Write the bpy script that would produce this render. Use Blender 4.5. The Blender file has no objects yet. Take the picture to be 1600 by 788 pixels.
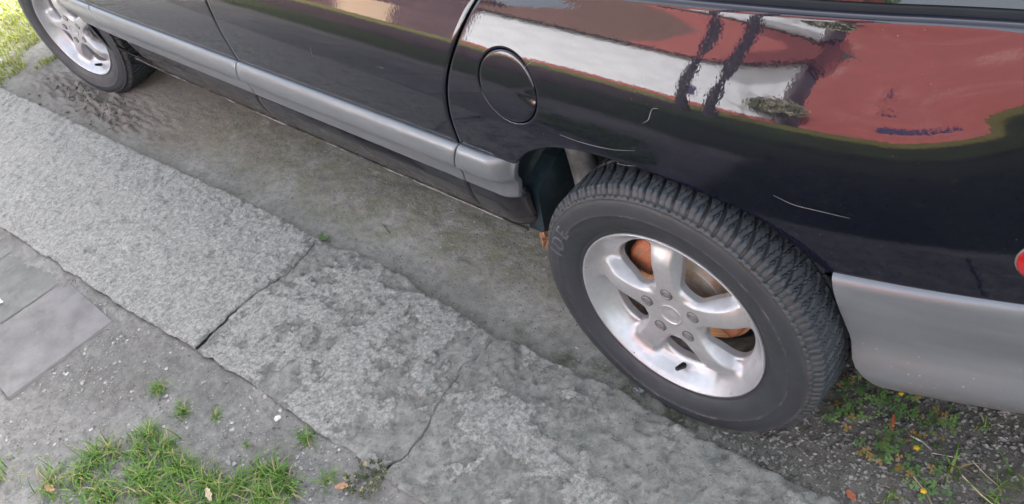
import bpy, bmesh, math, random
import numpy as np
from mathutils import Matrix, Vector, Euler

# ------------------------------------------------------------------ camera, world, sun, exposure
scene = bpy.context.scene
col = scene.collection
R3 = Matrix(((0.7364981593655879, -0.34200135454764014, 0.5836142002544834),
             (0.6467929505138261, 0.6086698379495128, -0.4595431508967716),
             (-0.1980639806141445, 0.7159302353288992, 0.6694882804987602)))
CAM = Vector((0.63675979, -0.8345839, 1.4988346))
cam_data = bpy.data.cameras.new('camera')
cam_data.sensor_width = 36.0
cam_data.lens = 36.0 * 1226.905 / 1600.0
cam_data.clip_start = 0.05
cam_data.clip_end = 1000.0
cam = bpy.data.objects.new('camera', cam_data)
cam.matrix_world = Matrix.Translation(CAM) @ R3.to_4x4()
col.objects.link(cam)
scene.camera = cam

SUN_EL, SUN_AZ = math.radians(30), math.radians(5)      # the sun stands behind the car, over the house on its far side
world = bpy.data.worlds.new('World')
scene.world = world
world.use_nodes = True
wn = world.node_tree
bg = wn.nodes['Background']
sky = wn.nodes.new('ShaderNodeTexSky')
sky.sky_type = 'NISHITA'
sky.sun_disc = False
sky.sun_elevation = SUN_EL
sky.sun_rotation = SUN_AZ
sky.air_density = 0.9
sky.dust_density = 6.0
sky.ozone_density = 0.2
desat = wn.nodes.new('ShaderNodeHueSaturation')      # added desaturation takes most of the blue out of the sky light
desat.inputs['Saturation'].default_value = 0.42
wn.links.new(sky.outputs[0], desat.inputs['Color'])
wn.links.new(desat.outputs[0], bg.inputs[0])
bg.inputs[1].default_value = 0.15
sun_data = bpy.data.lights.new('sun', 'SUN')
sun_data.energy = 2.6
sun_data.angle = math.radians(0.55)
sun_data.color = (1.0, 0.97, 0.92)
sun = bpy.data.objects.new('sun', sun_data)
sdir = Vector((math.sin(SUN_AZ) * math.cos(SUN_EL), math.cos(SUN_AZ) * math.cos(SUN_EL), math.sin(SUN_EL)))
sun.rotation_euler = sdir.to_track_quat('Z', 'Y').to_euler()
sun.location = (0, 8, 12)
col.objects.link(sun)
scene.view_settings.view_transform = 'Standard'
scene.view_settings.look = 'None'
scene.view_settings.exposure = 3.08
scene.view_settings.gamma = 1.0
scene.view_settings.use_curve_mapping = False
scene.render.engine = 'CYCLES'
scene.cycles.max_bounces = 8
scene.cycles.diffuse_bounces = 4

rng = np.random.default_rng(7)
random.seed(7)

# ------------------------------------------------------------------ noise
_T = np.random.default_rng(3).random((256, 256))
def vnoise(x, y, s=0):
    x = np.asarray(x, float) + s * 17.31; y = np.asarray(y, float) + s * 9.73
    xi = np.floor(x).astype(int); yi = np.floor(y).astype(int)
    fx = x - xi; fy = y - yi
    fx = fx * fx * (3 - 2 * fx); fy = fy * fy * (3 - 2 * fy)
    a = _T[xi & 255, yi & 255]; b = _T[(xi + 1) & 255, yi & 255]
    c = _T[xi & 255, (yi + 1) & 255]; d = _T[(xi + 1) & 255, (yi + 1) & 255]
    return (a + (b - a) * fx) * (1 - fy) + (c + (d - c) * fx) * fy
def fbm(x, y, f, o=4, s=0, g=0.5):
    r = 0; a = 1; t = 0
    for i in range(o):
        r = r + a * vnoise(x * f, y * f, s + i * 3); t += a; a *= g; f *= 2.03
    return r / t
def sstep(a, b, x):
    t = np.clip((np.asarray(x, float) - a) / (b - a), 0, 1)
    return t * t * (3 - 2 * t)

# ------------------------------------------------------------------ object helpers
PINV = {}
def put(o, parent=None, mat=None):
    col.objects.link(o)
    if parent is not None:
        o.parent = parent
        if mat == 'local':
            pass
        elif parent in PINV:
            o.matrix_parent_inverse = PINV[parent]
    return o
def tag(o, label=None, cat=None, group=None, kind=None):
    if label: o['label'] = label
    if cat: o['category'] = cat
    if group: o['group'] = group
    if kind: o['kind'] = kind
    return o
def empty(name, loc, label=None, cat=None, group=None, kind=None):
    o = bpy.data.objects.new(name, None)
    o.empty_display_size = 0.1
    o.location = loc
    col.objects.link(o)
    PINV[o] = Matrix.Translation(-Vector(loc))
    return tag(o, label, cat, group, kind)
def mdata(name, verts, faces, mats, smooth=True, attrs=None, fmat=None):
    me = bpy.data.meshes.new(name)
    if isinstance(verts, np.ndarray): verts = verts.tolist()
    if isinstance(faces, np.ndarray): faces = faces.tolist()
    me.from_pydata(verts, [], faces)
    if not isinstance(mats, (list, tuple)): mats = [mats]
    for m in mats: me.materials.append(m)
    if smooth: me.polygons.foreach_set('use_smooth', [True] * len(me.polygons))
    if fmat is not None: me.polygons.foreach_set('material_index', fmat)
    if attrs:
        for k, v in attrs.items():
            a = me.attributes.new(k, 'FLOAT', 'POINT'); a.data.foreach_set('value', np.asarray(v, np.float32))
    me.update()
    return me
BODY_SIZE, BODY_SHIFT = 1.048, np.array([-.0306, .040, -.0719])      # the body's side was measured on a plane 4 cm too far out
def is_body(o):
    while o is not None:
        if o.name.startswith('wheel') and o.type == 'MESH': return False
        if o.name == 'parked_car': return True
        o = o.parent
    return False
def mobj(name, verts, faces, mats, parent=None, smooth=True, attrs=None, local=False, fmat=None):
    if not local and is_body(parent): verts = np.array([tuple(v) for v in verts], float) * BODY_SIZE + BODY_SHIFT
    o = bpy.data.objects.new(name, mdata(name, verts, faces, mats, smooth, attrs, fmat))
    return put(o, parent, 'local' if local else None)
def gridfaces(nu, nv, flip=False, wrap=False):
    i = np.arange(nu if wrap else nu - 1)[:, None]; j = np.arange(nv - 1)[None, :]
    i2 = (i + 1) % nu
    a = i * nv + j; b = i2 * nv + j; c = i2 * nv + j + 1; d = i * nv + j + 1
    f = np.stack([a + 0 * j, b + 0 * j, c + 0 * j, d + 0 * j], -1).reshape(-1, 4)
    return f[:, ::-1] if flip else f
class MB:
    def __init__(s): s.v = []; s.f = []
    def add(s, v, f):
        n = len(s.v); s.v += [tuple(p) for p in v]; s.f += [tuple(i + n for i in q) for q in f]
    def box(s, x0, x1, y0, y1, z0, z1, M=None):
        v = [(x0, y0, z0), (x1, y0, z0), (x1, y1, z0), (x0, y1, z0), (x0, y0, z1), (x1, y0, z1), (x1, y1, z1), (x0, y1, z1)]
        if M is not None: v = [M @ Vector(p) for p in v]
        s.add(v, [(0, 3, 2, 1), (4, 5, 6, 7), (0, 1, 5, 4), (1, 2, 6, 5), (2, 3, 7, 6), (3, 0, 4, 7)])
    def tube(s, pts, rad, n=8, cap=True):
        base = len(s.v)
        pts = [Vector(p) for p in pts]
        if not isinstance(rad, (list, tuple)): rad = [rad] * len(pts)
        for i, p in enumerate(pts):
            t = (pts[min(i + 1, len(pts) - 1)] - pts[max(i - 1, 0)]).normalized()
            u = t.cross(Vector((0, 0, 1)))
            if u.length < 1e-3: u = t.cross(Vector((1, 0, 0)))
            u.normalize(); w = t.cross(u)
            for k in range(n):
                a = 2 * math.pi * k / n
                s.v.append(tuple(p + (u * math.cos(a) + w * math.sin(a)) * rad[i]))
        for i in range(len(pts) - 1):
            for k in range(n):
                a = base + i * n + k; b = base + i * n + (k + 1) % n
                s.f.append((a, b, b + n, a + n))
        if cap:
            s.f.append(tuple(base + k for k in range(n))); s.f.append(tuple(base + (len(pts) - 1) * n + k for k in reversed(range(n))))
    def obj(s, name, mat, parent=None, smooth=False, local=False):
        return mobj(name, s.v, s.f, mat, parent, smooth, local=local)

# ------------------------------------------------------------------ materials
def new_mat(name):
    m = bpy.data.materials.new(name); m.use_nodes = True
    return m, m.node_tree, m.node_tree.nodes['Principled BSDF']
class NT:
    """small wrapper for building node trees"""
    def __init__(s, nt):
        s.nt = nt; s.co = nt.nodes.new('ShaderNodeTexCoord'); s.pos = s.co.outputs['Object']
    def lk(s, a, b): s.nt.links.new(a, b)
    def setin(s, sock, v):
        if isinstance(v, bpy.types.NodeSocket): s.lk(v, sock)
        elif isinstance(v, (tuple, list)) and len(v) == 3 and sock.type == 'RGBA': sock.default_value = (*v, 1)
        else: sock.default_value = v
    def noise(s, scale, detail=4, rough=0.55, dist=0.0, vec=None, off=None):
        n = s.nt.nodes.new('ShaderNodeTexNoise')
        v = vec or s.pos
        if off is not None:
            mp = s.nt.nodes.new('ShaderNodeMapping'); mp.inputs['Location'].default_value = (off, off * 0.7, off * 1.3); s.lk(v, mp.inputs[0]); v = mp.outputs[0]
        s.lk(v, n.inputs['Vector']); n.inputs['Scale'].default_value = scale; n.inputs['Detail'].default_value = detail
        n.inputs['Roughness'].default_value = rough; n.inputs['Distortion'].default_value = dist
        return n.outputs[0]
    def scaled(s, sc, rot=(0, 0, 0)):
        mp = s.nt.nodes.new('ShaderNodeMapping'); mp.inputs['Scale'].default_value = sc; mp.inputs['Rotation'].default_value = rot
        s.lk(s.pos, mp.inputs[0]); return mp.outputs[0]
    def voro(s, scale, feature='F1', vec=None, out=0, rand=1.0):
        n = s.nt.nodes.new('ShaderNodeTexVoronoi'); n.feature = feature; s.lk(vec or s.pos, n.inputs['Vector']); n.inputs['Scale'].default_value = scale
        n.inputs['Randomness'].default_value = rand
        return n.outputs[out]
    def ramp(s, fac, a, b, lo=0.0, hi=1.0):
        n = s.nt.nodes.new('ShaderNodeMapRange'); n.interpolation_type = 'SMOOTHSTEP'; s.setin(n.inputs[0], fac)
        n.inputs[1].default_value = a; n.inputs[2].default_value = b; n.inputs[3].default_value = lo; n.inputs[4].default_value = hi
        return n.outputs[0]
    def mix(s, fac, a, b, blend='MIX'):
        n = s.nt.nodes.new('ShaderNodeMix'); n.data_type = 'RGBA'; n.blend_type = blend
        s.setin(n.inputs[0], fac); s.setin(n.inputs[6], a); s.setin(n.inputs[7], b)
        return n.outputs[2]
    def math(s, op, a, b=0.0, c=0.0):
        n = s.nt.nodes.new('ShaderNodeMath'); n.operation = op; s.setin(n.inputs[0], a); s.setin(n.inputs[1], b); s.setin(n.inputs[2], c)
        return n.outputs[0]
    def attr(s, name):
        n = s.nt.nodes.new('ShaderNodeAttribute'); n.attribute_name = name; return n.outputs['Fac']
    def xyz(s):
        n = s.nt.nodes.new('ShaderNodeSeparateXYZ'); s.lk(s.pos, n.inputs[0]); return n.outputs
    def bump(s, h, strength, dist, prev=None):
        n = s.nt.nodes.new('ShaderNodeBump'); s.setin(n.inputs['Height'], h); n.inputs['Strength'].default_value = strength; n.inputs['Distance'].default_value = dist
        if prev is not None: s.lk(prev, n.inputs['Normal'])
        return n.outputs[0]
    def blob(s, cx, cy, rx, ry, soft=0.5, wob=0.0):
        """1 inside an ellipse on the ground around (cx, cy), 0 outside"""
        x, y, z = s.xyz()
        a = s.math('POWER', s.math('DIVIDE', s.math('SUBTRACT', x, cx), rx), 2.0)
        b = s.math('POWER', s.math('DIVIDE', s.math('SUBTRACT', y, cy), ry), 2.0)
        r = s.math('SQRT', s.math('ADD', a, b))
        if wob: r = s.math('ADD', r, s.math('MULTIPLY', s.math('SUBTRACT', s.noise(9, 4), 0.5), wob))
        return s.ramp(r, 1 - soft, 1 + soft, 1.0, 0.0)
def simple(name, c, rough=0.6, metal=0.0, var=0.0, vs=20, bump=0.0, bs=200, bd=0.002, coat=0.0, spec=0.5, dust=None):
    m, nt, p = new_mat(name); t = NT(nt)
    p.inputs['Roughness'].default_value = rough; p.inputs['Metallic'].default_value = metal; p.inputs['Coat Weight'].default_value = coat
    p.inputs['Specular IOR Level'].default_value = spec; p.inputs['Coat Roughness'].default_value = 0.1
    c0 = c
    if var:
        c0 = t.mix(t.ramp(t.noise(vs, 5), 0.3, 0.7), tuple(x * (1 - var) for x in c), tuple(min(1, x * (1 + var)) for x in c))
    if dust:
        c0 = t.mix(t.ramp(t.noise(dust[1], 6, 0.65, off=4), dust[2], dust[3]), c0, dust[0])
    t.setin(p.inputs['Base Color'], c0)
    if bump: t.lk(t.bump(t.noise(bs, 5, 0.6), bump, bd), p.inputs['Normal'])
    return m

def paint_mat():
    m, nt, p = new_mat('navy_car_paint'); t = NT(nt)
    # dust that has settled as specks and faint films
    spk = t.ramp(t.voro(150), 0.16, 0.07)
    sel = t.ramp(t.noise(14, 3, off=2), 0.56, 0.66)
    sel2 = t.ramp(t.noise(300, 1), 0.60, 0.66)
    d1 = t.math('MULTIPLY', t.math('MULTIPLY', spk, sel), sel2)
    film = t.ramp(t.noise(6, 8, 0.7, off=5), 0.45, 0.8, 0.0, 0.10)
    x, y, z = t.xyz()
    low = t.ramp(z, 0.42, 0.26, 0.0, 0.42)
    lown = t.math('MULTIPLY', low, t.ramp(t.noise(24, 7, 0.7), 0.32, 0.62, 0.35, 1.0))
    d = t.math('MAXIMUM', t.math('MAXIMUM', t.math('MULTIPLY', d1, 0.8), t.math('MULTIPLY', film, 0.25)), lown)
    c = t.mix(d, (0.0018, 0.0020, 0.0095), (0.11, 0.105, 0.09))
    c = t.mix(t.math('MULTIPLY', d1, 0.7), c, (0.22, 0.22, 0.21))
    t.setin(p.inputs['Base Color'], c)
    p.inputs['Metallic'].default_value = 0.0
    t.setin(p.inputs['Roughness'], t.ramp(d, 0.0, 0.6, 0.35, 0.7))
    p.inputs['Specular IOR Level'].default_value = 0.08
    t.setin(p.inputs['Coat Weight'], t.ramp(lown, 0.0, 0.7, 1.0, 0.1))
    p.inputs['Coat Roughness'].default_value = 0.025
    p.inputs['Coat IOR'].default_value = 1.53
    peel = t.bump(t.noise(190, 2, 0.4), 0.07, 0.0006)
    wave = t.bump(t.noise(6, 1, 0.3, off=3), 0.10, 0.002, peel)
    t.lk(wave, p.inputs['Coat Normal'])
    return m

def ground_mat():
    m, nt, p = new_mat('dirt_lane'); t = NT(nt)
    big = t.ramp(t.noise(2.3, 6, 0.6), 0.35, 0.65)
    c = t.mix(big, (0.268, 0.250, 0.218), (0.385, 0.365, 0.328))
    c = t.mix(t.ramp(t.noise(38, 7, 0.75), 0.38, 0.7, 0.0, 0.65), c, (0.16, 0.152, 0.132))
    # brown soil by the front wheel, moss along the sill, damp strip beside the kerb
    c = t.mix(t.math('MULTIPLY', t.blob(-2.55, 0.25, 0.75, 0.30, 0.45, 0.9), 0.55), c, (0.215, 0.165, 0.120))
    c = t.mix(t.math('MULTIPLY', t.blob(-1.55, 0.16, 0.9, 0.16, 0.5, 1.4), t.ramp(t.noise(12, 6, 0.7), 0.38, 0.62, 0.0, 0.65)), c, (0.20, 0.20, 0.125))
    c = t.mix(t.math('MULTIPLY', t.blob(-0.45, 0.22, 0.55, 0.14, 0.5, 1.2), t.ramp(t.noise(14, 6, 0.7, off=8), 0.4, 0.62, 0.0, 0.6)), c, (0.22, 0.22, 0.14))
    c = t.mix(t.math('MULTIPLY', t.blob(0.02, -0.02, 0.45, 0.045, 0.6, 1.2), t.ramp(t.noise(18, 6, 0.7, off=8), 0.38, 0.62, 0.0, 0.85)), c, (0.05, 0.058, 0.022))
    c = t.mix(t.math('MULTIPLY', t.blob(-3.1, -0.02, 0.55, 0.12, 0.6, 1.2), 0.6), c, t.mix(t.noise(40, 6), (0.10, 0.08, 0.07), (0.30, 0.26, 0.235)))
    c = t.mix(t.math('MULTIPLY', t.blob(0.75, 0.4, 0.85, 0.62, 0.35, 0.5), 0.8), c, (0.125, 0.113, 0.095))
    c = t.mix(t.blob(-3.05, 1.0, 0.01, 0.01), c, (0.1, 0.1, 0.1))
    # pale fine grains
    g = t.math('MULTIPLY', t.ramp(t.voro(260), 0.30, 0.16), t.ramp(t.noise(180, 1, off=1), 0.60, 0.68))
    c = t.mix(t.math('MULTIPLY', g, 0.8), c, (0.42, 0.41, 0.38))
    c = t.mix(t.math('MULTIPLY', t.ramp(t.voro(190, vec=t.scaled((1, 1.3, 1))), 0.28, 0.12), t.ramp(t.noise(120, 1, off=9), 0.60, 0.68)), c, (0.05, 0.048, 0.042))
    lx = t.xyz()
    lawn = t.ramp(t.math('SUBTRACT', t.math('ADD', lx[1], t.math('MULTIPLY', t.noise(4, 4), 0.3)), t.ramp(lx[0], -0.1, 0.8, 0.0, 0.85)), -1.30, -1.50)
    c = t.mix(t.ramp(lx[1], -.46, -.54), c, t.mix(t.ramp(t.noise(28, 8, 0.75, off=12), 0.35, 0.65), (0.55, 0.57, 0.60), (0.76, 0.78, 0.81)), 'MULTIPLY')
    lawn = t.math('MAXIMUM', lawn, t.math('MULTIPLY', t.ramp(lx[0], -.36, -.22), t.ramp(lx[1], -.515, -.55)))
    t.setin(p.inputs['Base Color'], t.mix(lawn, c, t.mix(t.noise(30, 6), (0.025, 0.04, 0.010), (0.06, 0.085, 0.02))))
    p.inputs['Roughness'].default_value = 0.95
    p.inputs['Specular IOR Level'].default_value = 0.2
    b = t.bump(t.noise(420, 4, 0.8), 0.9, 0.0025)
    b = t.bump(t.noise(90, 9, 0.8), 0.9, 0.008, b)
    t.lk(b, p.inputs['Normal'])
    return m
def slab_mat():
    m, nt, p = new_mat('weathered_concrete'); t = NT(nt)
    cr = t.attr('crust')
    cr = t.ramp(t.math('ADD', cr, t.math('MULTIPLY', t.math('SUBTRACT', t.noise(120, 9, 0.9), 0.5), 3.4)), 0.38, 0.62)
    base = t.mix(t.ramp(t.noise(26, 7, 0.7), 0.3, 0.7), (0.19, 0.190, 0.170), (0.34, 0.335, 0.305))
    crust = t.mix(t.ramp(t.noise(95, 9, 0.85, off=3), 0.38, 0.62), (0.205, 0.201, 0.182), (0.455, 0.446, 0.412))
    c = t.mix(cr, base, crust)
    c = t.mix(t.ramp(t.noise(5, 5, 0.6, off=6), 0.55, 0.75, 0.0, 0.35), c, (0.19, 0.205, 0.155))
    spots = t.math('MULTIPLY', t.ramp(t.noise(62, 8, 0.8, off=15, dist=0.5, vec=t.scaled((1.0, .55, 1), (0, 0, .5))), 0.565, 0.64), t.ramp(t.noise(11, 4, off=6), 0.38, 0.55, 0.35, 1.0))
    c = t.mix(t.math('MULTIPLY', spots, 0.72), c, (0.105, 0.103, 0.090))
    # dark specks drawn in the colour for pits, and grit, mostly where the crust is
    x, y, z = t.xyz()
    gr = t.ramp(t.voro(210, vec=t.scaled((1.0, 0.75, 1), (0, 0, 0.5))), 0.26, 0.10)
    c = t.mix(t.math('MULTIPLY', t.math('MULTIPLY', gr, t.ramp(t.noise(70, 2, off=1), 0.50, 0.62)), 0.85), c, (0.07, 0.07, 0.062))
    c = t.mix(t.math('MULTIPLY', t.ramp(t.voro(330), 0.24, 0.12), t.ramp(t.noise(150, 1, off=7), 0.62, 0.7)), c, (0.6, 0.6, 0.58))
    c = t.mix(t.ramp(x, -1.3, -3.2, 0.0, 0.30), c, (0.42, 0.40, 0.365))
    t.setin(p.inputs['Base Color'], c)
    p.inputs['Roughness'].default_value = 0.93
    p.inputs['Specular IOR Level'].default_value = 0.25
    b = t.bump(t.noise(380, 5, 0.8), 1.0, 0.003)
    b = t.bump(t.noise(85, 9, 0.82, dist=0.6, vec=t.scaled((1.0, 0.62, 1), (0, 0, 0.45))), 1.0, 0.009, b)
    pit = t.math('MULTIPLY', t.ramp(t.voro(95, vec=t.scaled((1.0, .6, 1), (0, 0, .4))), 0.34, 0.12), t.ramp(t.noise(50, 3, off=4), 0.48, 0.60))
    b = t.bump(t.math('MULTIPLY', pit, -1.0), 1.0, 0.004, b)
    b = t.bump(cr, 1.0, 0.0022, b)
    t.lk(b, p.inputs['Normal'])
    return m
def tile_mat(name, a, b_, seed):
    m, nt, p = new_mat(name); t = NT(nt)
    c = t.mix(t.ramp(t.noise(11, 6, 0.6, off=seed), 0.3, 0.7), a, b_)
    c = t.mix(t.math('MULTIPLY', t.ramp(t.noise(120, 6, 0.8), 0.5, 0.7), 0.55), c, (0.10, 0.098, 0.092))
    c = t.mix(t.math('MULTIPLY', t.ramp(t.noise(9, 8, 0.75, off=seed + 8), 0.50, 0.62), 0.55), c, (0.16, 0.155, 0.142))
    c = t.mix(t.ramp(t.noise(6, 6, 0.7, off=seed + 3), 0.55, 0.75, 0.0, 0.5), c, (0.17, 0.165, 0.145))
    c = t.mix(t.ramp(t.noise(200, 4, 0.7), 0.55, 0.75, 0.0, 0.5), c, (0.12, 0.12, 0.115))
    t.setin(p.inputs['Base Color'], c)
    p.inputs['Roughness'].default_value = 0.8
    t.lk(t.bump(t.noise(260, 5, 0.7), 0.35, 0.0012), p.inputs['Normal'])
    return m
def rubber_mat():
    m, nt, p = new_mat('tyre_rubber'); t = NT(nt)
    x, y, z = t.xyz()
    r = t.math('SQRT', t.math('ADD', t.math('POWER', x, 2.0), t.math('POWER', z, 2.0)))
    sh = t.math('MULTIPLY', t.ramp(r, 0.285, 0.300), t.ramp(r, 0.3125, 0.303))
    n = t.noise(22, 7, 0.7)
    d = t.math('MULTIPLY', sh, t.ramp(n, 0.3, 0.62, 0.05, 0.38))
    c = t.mix(t.ramp(t.noise(9, 6, 0.65, off=2), 0.3, 0.7), (0.016, 0.019, 0.023), (0.025, 0.029, 0.035))
    c = t.mix(t.math('MULTIPLY', t.ramp(r, 0.3095, 0.3125), 0.8), c, (0.031, 0.035, 0.039))
    c = t.mix(d, c, (0.085, 0.075, 0.064))
    # a scuffed ring half way up the sidewall and dust specks
    ring = t.math('MULTIPLY', t.ramp(t.math('ABSOLUTE', t.math('SUBTRACT', r, 0.262)), 0.004, 0.001), t.ramp(t.noise(40, 6, 0.7, off=6), 0.50, 0.66, 0.0, 0.5))
    c = t.mix(ring, c, (0.15, 0.14, 0.12))
    c = t.mix(t.math('MULTIPLY', t.ramp(t.voro(170), 0.13, 0.06), t.ramp(t.noise(60, 2, off=2), 0.55, 0.65)), c, (0.20, 0.19, 0.17))
    t.setin(p.inputs['Base Color'], c)
    t.setin(p.inputs['Roughness'], t.ramp(n, 0.3, 0.7, 0.50, 0.68))
    p.inputs['Specular IOR Level'].default_value = 0.45
    t.lk(t.bump(t.noise(300, 4, 0.7), 0.25, 0.0006), p.inputs['Normal'])
    return m
def rust_mat(name, a, b, c3):
    m, nt, p = new_mat(name); t = NT(nt)
    x, y, z = t.xyz()
    r = t.math('SQRT', t.math('ADD', t.math('POWER', x, 2.0), t.math('POWER', z, 2.0)))
    rings = t.nt.nodes.new('ShaderNodeTexNoise'); rings.noise_dimensions = '1D'; t.lk(r, rings.inputs['W']); rings.inputs['Scale'].default_value = 220; rings.inputs['Detail'].default_value = 3
    c = t.mix(t.ramp(rings.outputs[0], 0.35, 0.65), a, b)
    c = t.mix(t.ramp(t.noise(30, 7, 0.7), 0.42, 0.62), c, c3)
    t.setin(p.inputs['Base Color'], c)
    p.inputs['Metallic'].default_value = 0.15
    p.inputs['Roughness'].default_value = 0.62
    t.lk(t.bump(t.noise(180, 5, 0.7), 0.4, 0.001), p.inputs['Normal'])
    return m
def alloy_mat():
    m, nt, p = new_mat('silver_alloy'); t = NT(nt)
    n = t.noise(60, 6, 0.7)
    c = t.mix(t.ramp(n, 0.35, 0.7, 0.0, 0.5), (0.40, 0.408, 0.42), (0.31, 0.312, 0.315))
    c = t.mix(t.math('MULTIPLY', t.ramp(t.voro(210), 0.13, 0.06), t.ramp(t.noise(35, 2, off=3), 0.56, 0.66)), c, (0.22, 0.17, 0.13))
    c = t.mix(t.ramp(t.noise(14, 6, 0.7, off=7), 0.56, 0.8, 0.0, 0.35), c, (0.34, 0.32, 0.30))
    t.setin(p.inputs['Base Color'], c)
    p.inputs['Metallic'].default_value = 0.55
    t.setin(p.inputs['Roughness'], t.ramp(n, 0.3, 0.7, 0.34, 0.45))
    p.inputs['Coat Weight'].default_value = 0.25; p.inputs['Coat Roughness'].default_value = 0.15
    t.lk(t.bump(t.noise(500, 3, 0.6), 0.06, 0.0005), p.inputs['Normal'])
    return m
def plastic_mat():
    m, nt, p = new_mat('silver_plastic'); t = NT(nt)
    c = t.mix(t.ramp(t.noise(9, 5, 0.6, vec=t.scaled((0.35, 1, 2.0))), 0.3, 0.7), (0.132, 0.146, 0.160), (0.165, 0.180, 0.192))
    x, y, z = t.xyz()
    low = t.ramp(z, 0.42, 0.33)
    spk = t.math('MULTIPLY', t.ramp(t.voro(75), 0.17, 0.09), t.ramp(t.noise(23, 2, off=5), 0.46, 0.56))
    spk2 = t.math('MULTIPLY', t.ramp(t.voro(190), 0.13, 0.06), t.ramp(t.noise(30, 2, off=3), 0.60, 0.68))
    c = t.mix(t.math('MAXIMUM', t.math('MULTIPLY', spk, t.math('MULTIPLY', low, 0.9)), t.math('MULTIPLY', spk2, 0.5)), c, (0.40, 0.37, 0.33))
    c = t.mix(t.math('MULTIPLY', low, t.ramp(t.noise(16, 6, 0.7), 0.35, 0.65, 0.0, 0.4)), c, (0.17, 0.16, 0.15))
    t.setin(p.inputs['Base Color'], c)
    p.inputs['Metallic'].default_value = 0.3
    p.inputs['Roughness'].default_value = 0.36
    p.inputs['Coat Weight'].default_value = 0.2; p.inputs['Coat Roughness'].default_value = 0.2
    t.lk(t.bump(t.noise(500, 3, 0.6), 0.08, 0.0006), p.inputs['Normal'])
    return m
def blade_mat(name, a, b, dry=(0.32, 0.27, 0.13)):
    m, nt, p = new_mat(name); t = NT(nt)
    v = t.attr('tone')
    c = t.mix(v, a, b)
    c = t.mix(t.ramp(v, 0.90, 0.95), c, dry)
    t.setin(p.inputs['Base Color'], c)
    p.inputs['Roughness'].default_value = 0.5
    p.inputs['Specular IOR Level'].default_value = 0.3
    p.inputs['Subsurface Weight'].default_value = 0.0
    # thin leaves let light through
    tr = nt.nodes.new('ShaderNodeBsdfTranslucent'); t.setin(tr.inputs[0], c)
    mx = nt.nodes.new('ShaderNodeMixShader'); mx.inputs[0].default_value = 0.3
    t.lk(p.outputs[0], mx.inputs[1]); t.lk(tr.outputs[0], mx.inputs[2]); t.lk(mx.outputs[0], nt.nodes['Material Output'].inputs[0])
    return m

M_PAINT = paint_mat(); M_GROUND = ground_mat(); M_SLAB = slab_mat(); M_RUBBER = rubber_mat(); M_ALLOY = alloy_mat(); M_PLAST = plastic_mat()
M_TILE_A = tile_mat('paver_lavender', (0.100, 0.094, 0.091), (0.158, 0.149, 0.146), 1)
M_TILE_B = tile_mat('paver_grey', (0.085, 0.085, 0.078), (0.135, 0.134, 0.124), 5)
M_DISC = rust_mat('rusty_brake_disc', (0.62, 0.26, 0.08), (0.75, 0.46, 0.22), (0.45, 0.30, 0.20))
M_CALIPER = rust_mat('rusty_caliper', (0.36, 0.10, 0.045), (0.45, 0.15, 0.07), (0.22, 0.12, 0.07))
M_HAT = rust_mat('disc_hat', (0.36, 0.32, 0.27), (0.50, 0.45, 0.38), (0.40, 0.24, 0.14))
M_BLACK = simple('black_rubber', (0.006, 0.007, 0.009), 0.5)
M_SEAL = simple('window_rubber', (0.006, 0.0065, 0.008), 0.42, var=0.2, spec=0.25)
M_LINER = simple('arch_liner', (0.030, 0.045, 0.052), 0.45, var=0.4, vs=8, bump=0.2, bs=60, dust=((0.17, 0.18, 0.175), 9, 0.42, 0.72))
M_FLAPG = simple('mudflap_plastic', (0.045, 0.055, 0.07), 0.5, var=0.15)
M_GLASS = simple('dark_window_glass', (0.008, 0.010, 0.011), 0.03, spec=0.6)
M_CAP = simple('cap_grey', (0.36, 0.37, 0.38), 0.38, 0.5, var=0.15, vs=80)
M_BOLT = simple('bolt_grey', (0.20, 0.195, 0.19), 0.42, 0.5, var=0.3, vs=150)
M_WEIGHT = simple('zinc_weight', (0.33, 0.345, 0.36), 0.45, 0.4, var=0.12)
M_BARREL = simple('dirty_wheel_barrel', (0.19, 0.17, 0.15), 0.7, 0.1, var=0.5, vs=30)
M_RUSTY = simple('rust_crumbs', (0.22, 0.11, 0.055), 0.95, var=0.5, vs=60, bump=0.8, bs=120)
M_FLANGE = simple('sill_flange_paint', (0.05, 0.049, 0.044), 0.7, var=0.5, vs=30, dust=((0.22, 0.215, 0.21), 12, 0.5, 0.6))
M_RED = simple('tail_lamp_red', (0.35, 0.008, 0.010), 0.08, coat=1.0)
M_GREYRIM = simple('lamp_gasket', (0.16, 0.13, 0.13), 0.4)
M_SCR = simple('bare_scratch', (0.16, 0.155, 0.15), 0.6)
M_STONE = simple('grit_stone', (0.19, 0.185, 0.175), 0.9, var=0.75, vs=45)
M_PALE = simple('pale_stone', (0.30, 0.29, 0.27), 0.9, var=0.45, vs=60)
M_WHITE = simple('white_chip', (0.50, 0.49, 0.47), 0.7, var=0.1)
M_BLADE = blade_mat('grass_green', (0.04, 0.105, 0.015), (0.165, 0.29, 0.05))
M_BLADE_S = blade_mat('grass_sun', (0.18, 0.23, 0.035), (0.34, 0.37, 0.08))  # brighter, yellower copy of the grass with sunlight put into its colour
M_CLOVER = blade_mat('clover_leaf', (0.055, 0.12, 0.035), (0.14, 0.24, 0.065), (0.24, 0.16, 0.05))
M_MOSS = blade_mat('moss_green', (0.02, 0.03, 0.01), (0.07, 0.09, 0.025))
M_DRY = simple('dry_leaf', (0.27, 0.145, 0.075), 0.7, var=0.25, vs=90)
M_ORANGE = simple('orange_leaf', (0.30, 0.085, 0.04), 0.7, var=0.25, vs=90)
M_YEL = simple('yellow_petal', (0.60, 0.33, 0.015), 0.6)
M_STEM = simple('straw_stem', (0.36, 0.29, 0.20), 0.8, var=0.2, vs=90)

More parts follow.
